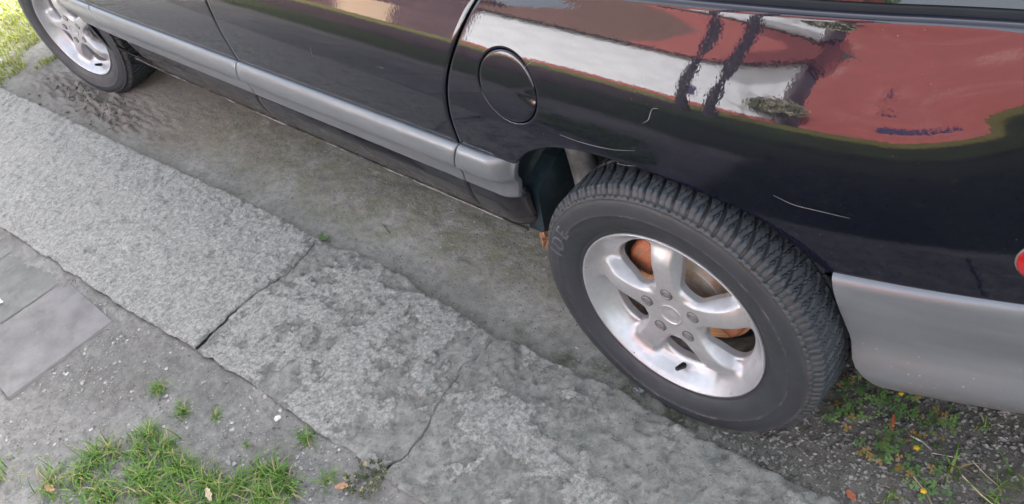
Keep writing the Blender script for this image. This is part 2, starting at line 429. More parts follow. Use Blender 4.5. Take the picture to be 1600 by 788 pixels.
# ------------------------------------------------------------------ ground, kerb, paving
OX = np.array([-6.0, -3.7, -2.2, -1.591, -1.24, -1.2, -1.078, -.853, -.76, -.707, -.52, -.47, -.424, -.318, -.143, -.051, .097, .241, .37, .8, 1.6])
OY = np.array([-.33, -.209, -.127, -.09, -.080, -.083, -.055, -.048, -.066, -.06, -.072, -.074, -.056, -.061, -.038, -.042, -.043, -.036, -.024, -.005, .03])
IX = np.array([-6.0, -2.495, -1.842, -1.549, -1.19, -.937, -.737, -.573, -.435, -.341, .2, 1.6])
IY = np.array([-.90, -.675, -.625, -.607, -.565, -.541, -.537, -.523, -.52, -.512, -.49, -.43])
yo = lambda x: np.interp(x, OX, OY) + (vnoise(np.asarray(x) * 22, 0.0 * np.asarray(x), 5) - .5) * .006 + (vnoise(np.asarray(x) * 75, 0.0 * np.asarray(x), 6) - .5) * .006
yi = lambda x: np.interp(x, IX, IY) + (vnoise(np.asarray(x) * 18, 0.0 * np.asarray(x), 9) - .5) * .012 + (vnoise(np.asarray(x) * 80, 0.0 * np.asarray(x), 6) - .5) * .006

def ground_h(x, y):
    h = (fbm(x, y, 3.0, 3, 1) - .5) * .012 + (fbm(x, y, 26, 4, 4, .62) - .5) * .009 + (fbm(x, y, 90, 2, 14) - .5) * .0025
    rut = np.exp(-((x + 3.05) / .55) ** 2 - ((y + .03) / .13) ** 2)
    h += rut * (np.abs(fbm(x + y * .4, y * 2.2, 16, 4, 8) - .5) * .11 - .012)
    h += np.exp(-((y - .03) / .05) ** 2) * -.004 * (x < .2)
    # inner side: coarse dirt
    ins = sstep(0.0, .06, yi(x) - y)
    h += ins * ((fbm(x, y, 45, 3, 6) - .5) * .008 - .001)
    # the soil settles a little below the kerb on the lane side
    h -= .010 * sstep(-.10, 0.0, y - yo(x)) * np.exp(-np.clip(y - yo(x), 0, 9) / .05)
    h += .013 * np.exp(-np.clip(yi(x) - y, 0, 9) / .05) * (y < yi(x) + .012)
    h -= .007 * sstep(.004, -.016, y - yo(x)) * sstep(.008, .030, y - yi(x))      # under the slabs
    rgt = sstep(-.05, .25, x) * sstep(0.0, .08, y)
    h += rgt * (fbm(x, y, 60, 3, 21) - .5) * .012
    d = np.hypot(x, (y - .09) * .6)
    return h
xs = np.concatenate([np.arange(-6.4, -2.2, .016), np.arange(-2.2, 1.6, .0065)])
ys = np.concatenate([np.arange(-2.9, -1.3, .02), np.arange(-1.3, .62, .0068), np.arange(.62, 2.6, .03)])
X, Y = np.meshgrid(xs, ys, indexing='ij')
Z = ground_h(X, Y)
edge = np.minimum.reduce([(X - xs[0]), (xs[-1] - X), (Y - ys[0]), (ys[-1] - Y)])
Z = Z * sstep(0, .15, edge) - .055 * (1 - sstep(0, .35, edge))
V = np.stack([X, Y, Z], -1).reshape(-1, 3)
mobj('dirt_lane', V, gridfaces(len(xs), len(ys)), M_GROUND).__setitem__('kind', 'structure')
# the country beyond
m, nt, p = new_mat('far_grass'); t = NT(nt)
t.setin(p.inputs['Base Color'], t.mix(t.ramp(t.xyz()[1], -6.4, -7.0), t.mix(t.math('MULTIPLY', t.ramp(t.math('ADD', t.xyz()[0], t.math('MULTIPLY', t.noise(.8, 3), 1.0)), -1.6, -2.4), t.ramp(t.xyz()[1], -1.9, -2.3)), t.mix(t.ramp(t.noise(3, 8, 0.7), 0.3, 0.7), (0.026, 0.050, 0.012), (0.075, 0.115, 0.026)), (0.085, 0.060, 0.058)), (0.24, 0.25, 0.07)))  # lawn nearest the houses brightened in colour to stand for its sunlit strip
p.inputs['Roughness'].default_value = 1.0; p.inputs['Specular IOR Level'].default_value = 0.1
t.lk(t.bump(t.noise(60, 6, 0.8), 1.0, 0.03), p.inputs['Normal'])
M_FAR = m
fx = np.concatenate([[-200, -60], np.linspace(-20, 20, 60), [60, 200]]); fy = np.concatenate([[-200, -60], np.linspace(-20, 20, 60), [60, 200]])
FXm, FYm = np.meshgrid(fx, fy, indexing='ij')
mobj('lawn', np.stack([FXm, FYm, FXm * 0 - .035], -1).reshape(-1, 3), gridfaces(len(fx), len(fy)), M_FAR).__setitem__('kind', 'structure')

kerb = empty('kerb', (-1.2, -.3, 0), kind='structure')
def crust_field(x, y):
    a = fbm(x, y, 7.5, 6, 11, .72)
    left = sstep(-1.15, -1.3, x)
    mid = sstep(-1.22, -1.10, x) * sstep(-.62, -.80, x + (fbm(x, y, 7, 3, 2) - .5) * .5 + (y + .3) * .35)
    right = 1 - np.maximum(left, mid)
    bias = left * .30 + mid * .10 - right * .10 + .22 * (fbm(x, y, 40, 3, 41) - .5) * (1 - left)
    # scaled patch on the right slab
    bias = bias + .30 * np.exp(-(((x + .27) / .11) ** 2 + ((y + .27) / .055) ** 2) ** 2) + .18 * np.exp(-((x - .02) / .12) ** 2 - ((y + .30) / .07) ** 2)
    return sstep(.40, .60, a + bias)
def kerb_slab(x0f, x1f, base=.016, tilt=0.0, k0=1.0, k1=1.0):
    """one cast slab; x0f and x1f give its end lines as functions of y"""
    xm0, xm1 = x0f(-.3), x1f(-.3)
    nu = max(40, int((xm1 - xm0) / (.0062 if xm1 > -1.3 else .009))); nv = 84
    def fine(n, L):
        e = np.array([0, .0010, .0022, .0040]) / L
        return np.concatenate([e, np.linspace(.0065 / L, 1 - .0065 / L, n - 8), 1 - e[::-1]])
    u = fine(nu, xm1 - xm0)[:, None]; v = fine(nv, .48)[None, :]
    x = xm0 + (xm1 - xm0) * u + 0 * v; y = x * 0
    for _ in range(4):
        y = yi(x) + (yo(x) - yi(x)) * v
        x = x0f(y) + (x1f(y) - x0f(y)) * u
    c = crust_field(x, y)
    d = np.minimum.reduce([(x - x0f(y)) / k0, (x1f(y) - x) / k1, (y - yi(x)) + 0.02, (yo(x) - y)])
    d = d + (fbm(x, y, 60, 3, 31) - .5) * .008
    z = base + tilt * (x - xm0) + (fbm(x, y, 3, 3, 12) - .5) * .010 + c * .0050 + (fbm(x * 1.0 + y * .3, y * .7, 38, 4, 15, .6) - .5) * .0065
    z = z - .0055 * sstep(.60, .70, fbm(x * 1.2 + y * .4, y * .8, 26, 3, 19)) - .0035 * sstep(.60, .66, fbm(x, y, 70, 2, 29))
    z = z - .008 * (1 - sstep(-.004, .007, d)) - .03 * (1 - sstep(-.002, .0007, np.minimum.reduce([(x - x0f(y)), (x1f(y) - x), (y - yi(x)), (yo(x) - y)])))
    # a flake with a raised curved edge
    V = np.stack([x, y, z], -1)
    return mobj('concrete_slab', V.reshape(-1, 3), gridfaces(nu, nv), M_SLAB, kerb, attrs={'crust': c.reshape(-1)})
wob = lambda y, s, a: (vnoise(np.asarray(y) * 30, 0 * np.asarray(y) + s, s) - .5) * a
jt = lambda y, s: np.interp(y, [-.565, -.471, -.348, -.23, -.08], [-1.19, -1.204, -1.215, -1.200, -1.232]) + wob(y, 3, .010) + s * (.0016 + .0035 * sstep(-.30, -.50, y))
ck = lambda y, s: np.interp(y, [-.53, -.446, -.382, -.273, -.17, -.102, -.07], [-.437, -.427, -.439, -.471, -.491, -.486, -.478]) + wob(y, 6, .016) + s * (-.0004 + .0008 * sstep(-.30, -.36, y) + .005 * sstep(-.42, -.52, y))
cst = lambda c, k, s: (lambda y: c + wob(y, k, .008) + s * .0025 + 0 * np.asarray(y))
kerb_slab(cst(-5.9, 1, 1), cst(-3.95, 2, -1), .024)
kerb_slab(cst(-3.95, 2, 1), lambda y: jt(y, -1), .025)
kerb_slab(lambda y: jt(y, 1), lambda y: ck(y, -1), .022, 0, 1, .3)
kerb_slab(lambda y: ck(y, 1), cst(.62, 8, -1), .022, -.003, .3, 1)
kerb_slab(cst(.62, 8, 1), cst(1.6, 9, -1), .020)

pav = empty('pavement', (-2.2, -.8, 0), kind='structure')
def paver(x0, x1, y0, y1, mat, z=.006, tilt=(0, 0)):
    nu = nv = 60
    g = 1 - (1 - np.linspace(0, 1, nu)) ; gg = .5 - .5 * np.cos(np.pi * g); gg = .6 * gg + .4 * g
    u = gg[:, None]; v = gg[None, :]
    x = x0 + (x1 - x0) * u + 0 * v; y = y0 + (y1 - y0) * v + 0 * u
    d = np.minimum.reduce([x - x0, x1 - x, y - y0, y1 - y])
    zz = z + (fbm(x, y, 5, 2, 3) - .5) * .003 + (fbm(x, y, 80, 2, 5) - .5) * .0008 + tilt[0] * (x - x0) + tilt[1] * (y - y0)
    zz = zz - .003 * (1 - sstep(0, .004, d)) ** 2 - .03 * (d <= 1e-6)
    x = x + np.where((u == 0) | (u == 1), (vnoise(y * 60, y * 0, 7) - .5) * .003, 0)
    # soil has washed over the edges, so tuck them slightly into it
    zz = zz + .0012 * (fbm(x, y, 18, 3, 23) - .5)
    return mobj('paving_tile', np.stack([x, y, zz], -1).reshape(-1, 3), gridfaces(nu, nv), mat, pav)
paver(-1.900, -1.556, -.988, -.650, M_TILE_A, .0060, (0, .0005))['label'] = 'pale lavender paving tile beside bare dirt'
paver(-2.252, -1.908, -.990, -.655, M_TILE_B, .0055)
paver(-2.604, -2.260, -1.000, -.690, M_TILE_B, .0055)
paver(-2.956, -2.612, -1.020, -.715, M_TILE_B, .006)
for k in range(4):
    paver(-2.252 - .352 * k, -1.908 - .352 * k, -1.345, -1.0, M_TILE_B if k % 2 else M_TILE_A, .004)

# ------------------------------------------------------------------ the car
car = empty('parked_car', (-1.35, .88, 0), 'dark navy estate car with silver mouldings and alloy wheels parked beside the kerb', 'car')
ZS = np.linspace(.25, 1.05, 401)
SL = np.interp(ZS, [.25, .30, .34, .44, .50, .56, .62, .68, .74, .80, .83, .86, .89, .915, .932, .948, 1.05],
               [-1.4, -1.1, -.48, -.22, -.16, -.14, -.08, 0, .10, .24, .34, .42, .485, .52, .47, .36, .30])
PY = np.cumsum(SL) * (ZS[1] - ZS[0]); PY -= np.interp(.68, ZS, PY) + .006
def plan(x):
    x = np.asarray(x, float)
    a = .25 * np.clip(x, 0, 9) ** 2 + 1.3 * np.clip(x - .62, 0, 9) ** 2
    return a + .02 * np.clip(-2.0 - x, 0, 9) ** 2 + .10 * np.clip(-3.3 - x, 0, 9) ** 2
def S(x, z):
    x = np.asarray(x, float)
    sh = .10 * sstep(.34, .68, x) * sstep(.66, .92, z)          # towards the tail the shoulder climbs
    return np.interp(z - sh, ZS, PY) + plan(x) - .13 * sstep(.05, .42, x) * np.clip(z - .85, 0, 9) ** 2 / (.03 + np.clip(z - .85, 0, 9))
def cub(xs_, ys_):
    """monotone-ish smooth interpolation through nodes"""
    xs_ = np.array(xs_, float); ys_ = np.array(ys_, float)
    m = np.gradient(ys_, xs_)
    def f(x):
        x = np.clip(np.asarray(x, float), xs_[0], xs_[-1]); i = np.clip(np.searchsorted(xs_, x) - 1, 0, len(xs_) - 2)
        h = xs_[i + 1] - xs_[i]; t = (x - xs_[i]) / h
        return (2 * t**3 - 3 * t**2 + 1) * ys_[i] + (t**3 - 2 * t**2 + t) * h * m[i] + (-2 * t**3 + 3 * t**2) * ys_[i + 1] + (t**3 - t**2) * h * m[i + 1]
    return f
zwin = lambda x: .936 + .055 * (np.asarray(x, float) + .1)
gap2 = cub([.30, .44, .50, .56, .65, .73, .81, .87, .93, 1.0], [-.548, -.535, -.522, -.503, -.495, -.474, -.435, -.400, -.355, -.30])
gap1 = cub([.30, .41, .45, .50, .565, .70, .80, 1.0], [-1.42, -1.43, -1.405, -1.400, -1.385, -1.387, -1.391, -1.40])
gap0 = cub([.30, .44, .50, .567, .62, .80, 1.0], [-2.23, -2.275, -2.33, -2.368, -2.385, -2.40, -2.40])
LIPX = [-.345, -.30, -.244, -.17, -.08, 0, .097, .208, .295]
LIPZ = [.566, .612, .646, .667, .675, .674, .666, .636, .566]
lip = cub(LIPX, LIPZ)
def zlow_q(x):
    x = np.asarray(x, float)
    return np.where(x < -.345, .567, np.where(x < .295, lip(x), .564 + .07 * (x - .3)))
def side_panel(name, xl, xr, zlo, zhi, nu, nv, mat, parent, rollb=.0, roll=.0018, gapw=.0030, top=True, uexp=None):
    """a pressed panel on the body side, its edges rolled inboard"""
    lo_off = [(-.006, .009), (-.0035, .004), (-.0012, .0010)]   # (beyond edge fraction placeholders)
    us = np.linspace(0, 1, nu); vs = np.linspace(0, 1, nv)
    U, Vv = np.meshgrid(us, vs, indexing='ij')
    z = .5 + .4 * Vv; x = U * 0
    for _ in range(12):
        gl = gapw + .0016 * (xl is gap2); gr = gapw + .0016 * (xr is gap2)
        x = (xl(z) + gl) + (xr(z) - xl(z) - gl - gr) * U
        z = zlo(x) + (zhi(x) - zlo(x)) * Vv
    y = S(x, z)
    P = np.stack([x, y, z], -1)
    # roll left/right
    def ext(row, sx):
        out = []
        for dx, dy in ((.0007, .0004), (.0014, .0016), (.0017, .004), (.0017, .012)):
            q = row.copy(); q[:, 0] += sx * dx; q[:, 1] += dy; out.append(q)
        return out
    L = ext(P[0], -1)[::-1]; Rr = ext(P[-1], 1)
    P = np.stack(L + [P[i] for i in range(nu)] + Rr, 0)
    def extv(c, sz, seq):
        out = []
        for dz, dy in seq:
            q = c.copy(); q[:, 2] += sz * dz; q[:, 1] += dy; out.append(q)
        return out
    B = extv(P[:, 0], -1, ((.0012, .0006), (.0028, .0028), (.0034, .007), (.0034, .007 + rollb)))[::-1]
    T = extv(P[:, -1], 1, ((.0016, .0012), (.0034, .0036), (.0046, .0070), (.0050, .0105), (.0048, .0140), (.0025, .0165), (-.006, .0180))) if top else []
    P = np.stack(B + [P[:, j] for j in range(nv)] + T, 1)
    return mobj(name, P.reshape(-1, 3), gridfaces(P.shape[0], P.shape[1]), mat, parent), P
c_ = lambda c: (lambda v: c + 0 * np.asarray(v, float))
body, _ = side_panel('quarter_panel', gap2, c_(.93), zlow_q, zwin, 260, 64, M_PAINT, car, rollb=.012)
# open the quarter panel for the round fuel flap: cells inside go, a matching ring closes up to the exact circle
FC = (-.308, .756); FR = .0735
def ringpatch(name, r0, r1, parent, inner_seq, outside=True, n=96, notch=None, off=-.00012):
    th = np.linspace(0, 2 * np.pi, n, endpoint=False)
    rs = np.linspace(r0, r1, 8)
    rows = []
    for (dr, dy) in inner_seq:
        x = FC[0] + (r0 + dr) * np.cos(th); z = FC[1] + (r0 + dr) * np.sin(th); rows.append(np.stack([x, S(x, z) + dy + off, z], -1))
    for r in rs:
        x = FC[0] + r * np.cos(th); z = FC[1] + r * np.sin(th); rows.append(np.stack([x, S(x, z) + off * (1 - 1.2 * (r - r0) / (r1 - r0)), z], -1))
    P = np.stack(rows, 1)
    return mobj(name, P.reshape(-1, 3), gridfaces(n, P.shape[1], wrap=True), M_PAINT, parent)
bm = bmesh.new(); bm.from_mesh(body.data)
FCW = (FC[0] * BODY_SIZE + BODY_SHIFT[0], FC[1] * BODY_SIZE + BODY_SHIFT[2])
kill = [f for f in bm.faces if math.hypot(f.calc_center_median().x - FCW[0], f.calc_center_median().z - FCW[1]) < (FR + .008) * BODY_SIZE and f.calc_center_median().y < .06]
bmesh.ops.delete(bm, geom=kill, context='FACES'); bm.to_mesh(body.data); bm.free()
ringpatch('fuel_flap_surround', FR, FR + .020, body, [(-.0022, .012), (-.0021, .004), (-.0015, .0015), (-.0007, .0004)])
# the flap itself
n = 96; th = np.linspace(0, 2 * np.pi, n, endpoint=False)
rows = []
rf = FR - .0052
for (r, dy) in [(rf + .0016, .010), (rf + .0016, .0035), (rf + .0011, .0012), (rf + .0004, .0002), (rf - .0004, -.0004), (rf - .003, -.0006), (rf * .85, -.0006), (rf * .6, -.0006), (rf * .3, -.0006), (.0005, -.0006)]:
    dent = .0045 * np.exp(-(((r * np.cos(th) - .062) / .014) ** 2 + ((r * np.sin(th) + .005) / .012) ** 2))
    x = FC[0] + r * np.cos(th); z = FC[1] + r * np.sin(th); rows.append(np.stack([x, S(x, z) + dy + dent, z], -1))
P = np.stack(rows, 1)[:, ::-1]
mobj('fuel_flap', P.reshape(-1, 3), gridfaces(n, P.shape[1], wrap=True, flip=True), M_PAINT, car)
cup = []
for (r, dy) in [(FR + .001, .006), (FR, .014), (FR * .5, .016), (.001, .016)]:
    x = FC[0] + r * np.cos(th); z = FC[1] + r * np.sin(th); cup.append(np.stack([x, S(x, z) + dy, z], -1))
P = np.stack(cup, 1)
mobj('filler_recess', P.reshape(-1, 3), gridfaces(n, 4, wrap=True), M_BLACK, car)

zbelt = c_(.567)
rd, _ = side_panel('rear_door', gap1, gap2, zbelt, zwin, 90, 60, M_PAINT, car)
fd, _ = side_panel('front_door', gap0, gap1, zbelt, zwin, 90, 60, M_PAINT, car)
zlow_f = lambda x: np.where(np.abs(np.asarray(x, float) + 3.03) < .375, .30 + np.sqrt(np.clip(.375 ** 2 - (np.asarray(x, float) + 3.03) ** 2, 0, 1)), .32)
zlow_f2 = lambda x: np.maximum(zlow_f(x), .567 * (np.asarray(x, float) > -2.72) + .32 * (np.asarray(x, float) <= -2.72))
zfend = lambda x: zwin(-2.4) - .02 * np.clip(-2.4 - np.asarray(x, float), 0, 9)
fender, _ = side_panel('front_wing', c_(-3.85), gap0, zlow_f2, zfend, 220, 50, M_PAINT, car, rollb=.015)

# silver mouldings and the dark sill below them
def loft(name, x0f, x1f, sec, mat, parent, nu=60, endcurl=None, zoff=None):
    """sec: list of (z, y offset from the body side)"""
    u = np.linspace(0, 1, nu)
    P = np.zeros((nu, len(sec), 3))
    for j, (z, dy) in enumerate(sec):
        a = float(x0f(z)); b = float(x1f(z)); x = a + (b - a) * u
        zz = z + 0 * x + (zoff(x) if zoff else 0)
        P[:, j, 0] = x; P[:, j, 1] = np.interp(min(z, 2), ZS, PY) * 0 + S(x, min(max(z, .30), .60)) * 0 + base_y(z) + plan(x) + dy; P[:, j, 2] = zz
    if endcurl: P = endcurl(P)
    e0 = P[0].copy(); e0[:, 1] += .012; e0[:, 0] -= .0; e1 = P[-1].copy(); e1[:, 1] += .012
    e0[:, 1] = np.maximum(e0[:, 1], .012); e1[:, 1] = np.maximum(e1[:, 1], P[-1][:, 1] + .012)
    s0 = P[0].copy(); s0[:, 0] -= .0009; s0[:, 1] += .0009; s1 = P[-1].copy(); s1[:, 0] += .0009; s1[:, 1] += .0009
    e0[:, 0] -= .0011; e1[:, 0] += .0011
    P = np.concatenate([e0[None], s0[None], P, s1[None], e1[None]], 0)
    return mobj(name, P.reshape(-1, 3), gridfaces(P.shape[0], P.shape[1], flip=True), mat, parent)
def base_y(z):
    return float(np.interp(z, ZS, PY))
bsm = base_y(.567)
def msec():
    pts = [(.5645, bsm + .006), (.5652, bsm - .001), (.5640, bsm - .006), (.5605, bsm - .0105), (.553, bsm - .0145), (.542, bsm - .0170), (.530, bsm - .0178), (.518, bsm - .0170), (.508, bsm - .0145), (.501, bsm - .0095), (.494, bsm - .0020), (.484, bsm + .0035), (.470, bsm + .0070), (.456, bsm + .0090), (.447, bsm + .0105), (.442, bsm + .0135), (.4400, bsm + .0190), (.4400, bsm + .030)]
    zz = np.array([p[0] for p in pts]); yy = np.array([p[1] for p in pts]); t_ = np.arange(len(pts)); tt = np.linspace(0, len(pts) - 1, 50)
    fz, fy_ = cub(t_, zz), cub(t_, yy)
    return [(float(fz(a)), float(fy_(a)) - base_y(float(fz(a)))) for a in tt]
MS = msec()
g_ = lambda f, d: (lambda z: float(f(z)) + d)
loft('side_moulding', g_(gap0, .003), g_(gap1, -.0028), MS, M_PLAST, fd, 80)
loft('side_moulding', g_(gap1, .0028), g_(gap2, -.0032), MS, M_PLAST, rd, 80)
def curl(P):
    x = P[:, :, 0]; z = P[:, :, 2]
    k = np.clip((x + .425) / .055, 0, 1)
    P[:, :, 1] += .030 * k ** 2.2
    return P
loft('side_moulding', g_(gap2, .0032), lambda z: np.interp(z, [.44, .50, .5655], [-.386, -.373, -.352]), MS, M_PLAST, body, 60, curl)
loft('side_moulding', lambda z: np.interp(z, [.44, .50, .5655], [-2.62, -2.64, -2.67]), g_(gap0, -.003), MS, M_PLAST, fender, 30)

SY = lambda z: float(np.interp(z, [.262, .28, .30, .315, .34, .37, .40, .44, .46], [.16, .10, .070, .058, .046, .034, .026, .020, .020]))
def sill(name, x0f, x1f, z0, z1, parent, nu=60, mat=None, dy=0.0, endc=None):
    zs = np.linspace(z1, z0, 26)
    u = np.linspace(0, 1, nu); P = np.zeros((nu, len(zs), 3))
    for j, z in enumerate(zs):
        a = float(x0f(z)); b = float(x1f(z)); x = a + (b - a) * u
        P[:, j] = np.stack([x, SY(z) + plan(x) + dy, z + 0 * x], -1)
    if endc: P = endc(P)
    e0 = P[0].copy(); e0[:, 1] += .012; e1 = P[-1].copy(); e1[:, 1] += .012; e0[:, 0] -= .001; e1[:, 0] += .001
    P = np.concatenate([e0[None], P, e1[None]], 0)
    return mobj(name, P.reshape(-1, 3), gridfaces(P.shape[0], P.shape[1], flip=True), mat or M_PAINT, parent)
sill('door_bottom', g_(gap0, .003), g_(gap1, -.0028), .345, .452, fd)
sill('door_bottom', g_(gap1, .0028), g_(gap2, -.003), .345, .452, rd)
def curl2(P):
    x = P[:, :, 0]; k = np.clip((x + .465) / .060, 0, 1); P[:, :, 1] += .030 * k ** 2; P[:, :, 2] += .030 * k ** 3 * np.clip((.33 - P[:, :, 2]) / .06, 0, 1); return P
sill('sill_end', g_(gap2, .003), lambda z: np.interp(z, [.26, .315, .44], [-.405, -.408, -.385]), .345, .452, body, 40, endc=curl2)
sill('rocker_panel', lambda z: -2.50 + (z - .3) * -.6, lambda z: np.interp(z, [.26, .315, .345], [-.402, -.408, -.400]), .262, .3435, car, 160, dy=.0006, endc=curl2)
mb = MB()
u = np.linspace(-2.45, -.43, 120)
fl = np.zeros((120, 5, 3))
for j, (z, y) in enumerate(((.300, .0655), (.292, .0665), (.2895, .070), (.291, .075), (.305, .079))):
    fl[:, j] = np.stack([u, y + plan(u) + (vnoise(u * 40, u * 0, 2) - .5) * .0015, z + (vnoise(u * 25, u * 0 + j * .1, 4) - .5) * .002], -1)
mobj('sill_flange', fl.reshape(-1, 3), gridfaces(120, 5, flip=True), M_FLANGE, car)
# dark jambs behind the shut lines
for gf in (gap0, gap1, gap2):
    zz = np.linspace(.35, .94, 40)
    P = np.stack([np.stack([gf(zz) + dx, S(gf(zz), np.maximum(zz, .44)) * (zz > .44) + np.array([SY(float(a)) for a in zz]) * (zz <= .44) + .0115, zz], -1) for dx in (-.035, 0, .035)], 0)
    mobj('door_jamb', P.reshape(-1, 3), gridfaces(3, 40), M_BLACK, car)

# rear bumper: silver lower skirt wrapping the corner
BX = cub([.286, .30, .33, .365, .43, .50, .57, .60], [.430, .412, .388, .362, .340, .322, .304, .295])     # front edge x at height z
def bumper():
    zs = [.5630, .5660, .5655, .562, .556, .545, .53, .51, .49, .47, .45, .43, .415, .40, .385, .37, .35, .33, .315, .305, .298, .296]
    dy = [.012, .006, -.002, -.0075, -.0115, -.0140, -.0145, -.0135, -.0110, -.0075, -.004, -.0015, -.0020, -.0065, -.0125, -.0155, -.0145, -.0085, .001, .010, .022, .045]
    nu = 120; s = np.linspace(0, 1, nu) ** 1.25
    P = np.zeros((nu, len(zs), 3))
    for j, (z, d) in enumerate(zip(zs, dy)):
        x0 = float(BX(min(z, .565))); x = x0 + (.955 - x0) * s
        rise = .085 * np.clip(x - .33, 0, 9) if z < .45 else .07 * (x - .3)
        w = (z - .296) / .27
        r = (1 - w) * .11 * np.clip(x - .40, 0, 9) + w * .07 * (x - .3)
        P[:, j] = np.stack([x, .004 + d + .25 * x ** 2 + 1.3 * np.clip(x - .62, 0, 9) ** 2, z + r], -1)
    e = P[0].copy(); e[:, 1] += .016; e[:, 0] += .002; f_ = P[0].copy(); f_[:, 0] -= .0012; f_[:, 1] += .0014; g = f_.copy(); g[:, 1] += .004; g[:, 0] -= .0003
    P = np.concatenate([e[None], g[None], f_[None], P], 0)
    return mobj('rear_bumper', P.reshape(-1, 3), gridfaces(P.shape[0], P.shape[1], flip=True), M_PLAST, car)
bump_o = bumper()
# lamp let into the rear corner
def lamp(sc, dy0, name, mat, parent):
    n = 48; th = np.linspace(0, 2 * np.pi, n, endpoint=False); rows = []
    for r, dy in ((1.0, .004), (1.0, -.001), (.97, -.0028), (.85, -.0045), (.5, -.006), (.01, -.0065)):
        rx = np.where(np.cos(th) < 0, .076, .20) * sc; rz = .052 * sc
        x = .600 + rx * r * np.cos(th) ; z = .670 + rz * r * np.sin(th) * 1.0 + .0 * x
        z = z + .02 * np.clip((x - .54) / .2, 0, 1)
        rows.append(np.stack([x, S(x, z) + dy + dy0, z], -1))
    P = np.stack(rows, 1)
    return mobj(name, P.reshape(-1, 3), gridfaces(n, P.shape[1], wrap=True), mat, parent)
tl = lamp(1.0, 0.0012, 'tail_lamp', M_GREYRIM, car); lamp(.96, -.0018, 'lamp_lens', M_RED, tl)

# window line: rubber seal and glass, roof and the sides away from the camera
xw = np.concatenate([np.linspace(-3.0, .0, 60), np.linspace(.02, .93, 60)])
P = []
for (dy, dz) in ((.0160, -.006), (.0175, -.002), (.0185, .0005), (.0205, .0012), (.0225, .0005), (.0235, -.002), (.0250, -.001), (.027, .0045), (.031, .0070), (.035, .0055), (.037, .001), (.040, .0)):
    P.append(np.stack([xw, S(xw, zwin(xw)) + dy, zwin(xw) + dz], -1))
P = np.stack(P, 1)
mobj('window_seal', P.reshape(-1, 3), gridfaces(len(xw), P.shape[1]), M_SEAL, car)
G = np.stack([np.stack([xw, S(xw, zwin(xw)) + .0385 + .42 * dz, zwin(xw) + dz], -1) for dz in (-.002, .10, .20, .30, .40)], 1)
side_w = mobj('side_window', G.reshape(-1, 3), gridfaces(len(xw), 5), M_GLASS, car)
CY = .88
yr = (S(xw, zwin(xw)) + .0385 + .42 * .40)
RP = np.stack([np.stack([xw, yr + (2 * (CY - yr)) * t_, zwin(xw) + .40 + .05 * math.sin(math.pi * t_)], -1) for t_ in np.linspace(0, 1, 12)], 1)
mobj('roof', RP.reshape(-1, 3), gridfaces(len(xw), 12), M_PAINT, car)
zz = np.linspace(.30, .94, 20); xf = np.linspace(-3.85, .93, 80)
FSd = np.stack([np.stack([xf, 2 * CY - np.array([float(S(a, z)) for a in xf]), z + 0 * xf], -1) for z in zz], 1)
mobj('far_side_panel', FSd.reshape(-1, 3), gridfaces(80, 20, flip=True), M_PAINT, car)
G2 = G.copy(); G2[:, :, 1] = 2 * CY - G2[:, :, 1]
mobj('side_window', G2.reshape(-1, 3), gridfaces(len(xw), 5, flip=True), M_GLASS, car)
mb = MB()
mb.add([(-3.85, .55, .35), (-3.85, 1.2, .35), (-3.85, 1.2, .72), (-3.85, .55, .72)], [(0, 1, 2, 3)])
yl = [float(S(a, zfend(a))) for a in (-3.85, -3.4, -3.0)]
mb.add([(-3.85, yl[0], float(zfend(-3.85))), (-3.4, yl[1], float(zfend(-3.4))), (-3.0, yl[2], float(zfend(-3.0))), (-3.0, 2 * CY - yl[2], float(zfend(-3.0))), (-3.4, 2 * CY - yl[1], float(zfend(-3.4))), (-3.85, 2 * CY - yl[0], float(zfend(-3.85)))], [(0, 1, 4, 5), (1, 2, 3, 4)])
mb.add([(-3.85, yl[0], .3), (-3.85, 2 * CY - yl[0], .3), (-3.85, 2 * CY - yl[0], float(zfend(-3.85))), (-3.85, yl[0], float(zfend(-3.85)))], [(3, 2, 1, 0)])
mb.obj('bonnet', M_PAINT, car)
yb = float(S(.93, .7)); mb = MB()
mb.add([(.93, yb, .3), (1.0, CY, .3), (.93, 2 * CY - yb, .3), (.93, yb, .98), (1.0, CY, .98), (.93, 2 * CY - yb, .98)], [(0, 1, 4, 3), (1, 2, 5, 4)])
mb.add([(.93, float(yr[-1]), 1.38), (.93, 2 * CY - float(yr[-1]), 1.38), (.93, 2 * CY - yb, .98), (.93, yb, .98)], [(3, 2, 1, 0)])
mb.obj('tailgate', M_PAINT, car)
mb = MB(); mb.add([(-3.0, yr[0], 1.17), (-3.0, 2 * CY - yr[0], 1.17), (-3.0, 2 * CY - yl[2], float(zfend(-3.0))), (-3.0, yl[2], float(zfend(-3.0)))], [(0, 1, 2, 3)])
mb.obj('windscreen', M_GLASS, car)
mb = MB(); mb.box(-2.48, -.50, .16, 1.6, .262, .30); mb.box(.42, .92, .30, 1.5, .30, .34); mb.box(-2.48, -.5, .30, .34, .2, .262); mb.box(-3.8, -3.45, .2, 1.5, .3, .34)
mb.box(-2.62, -2.50, .26, 1.5, .262, .9)
mb.obj('floor_pan', M_BLACK, car)
mb = MB(); mb.box(-3.5, .5, .28, .285, .32, .93); mb.obj('inner_panel', M_BLACK, car)

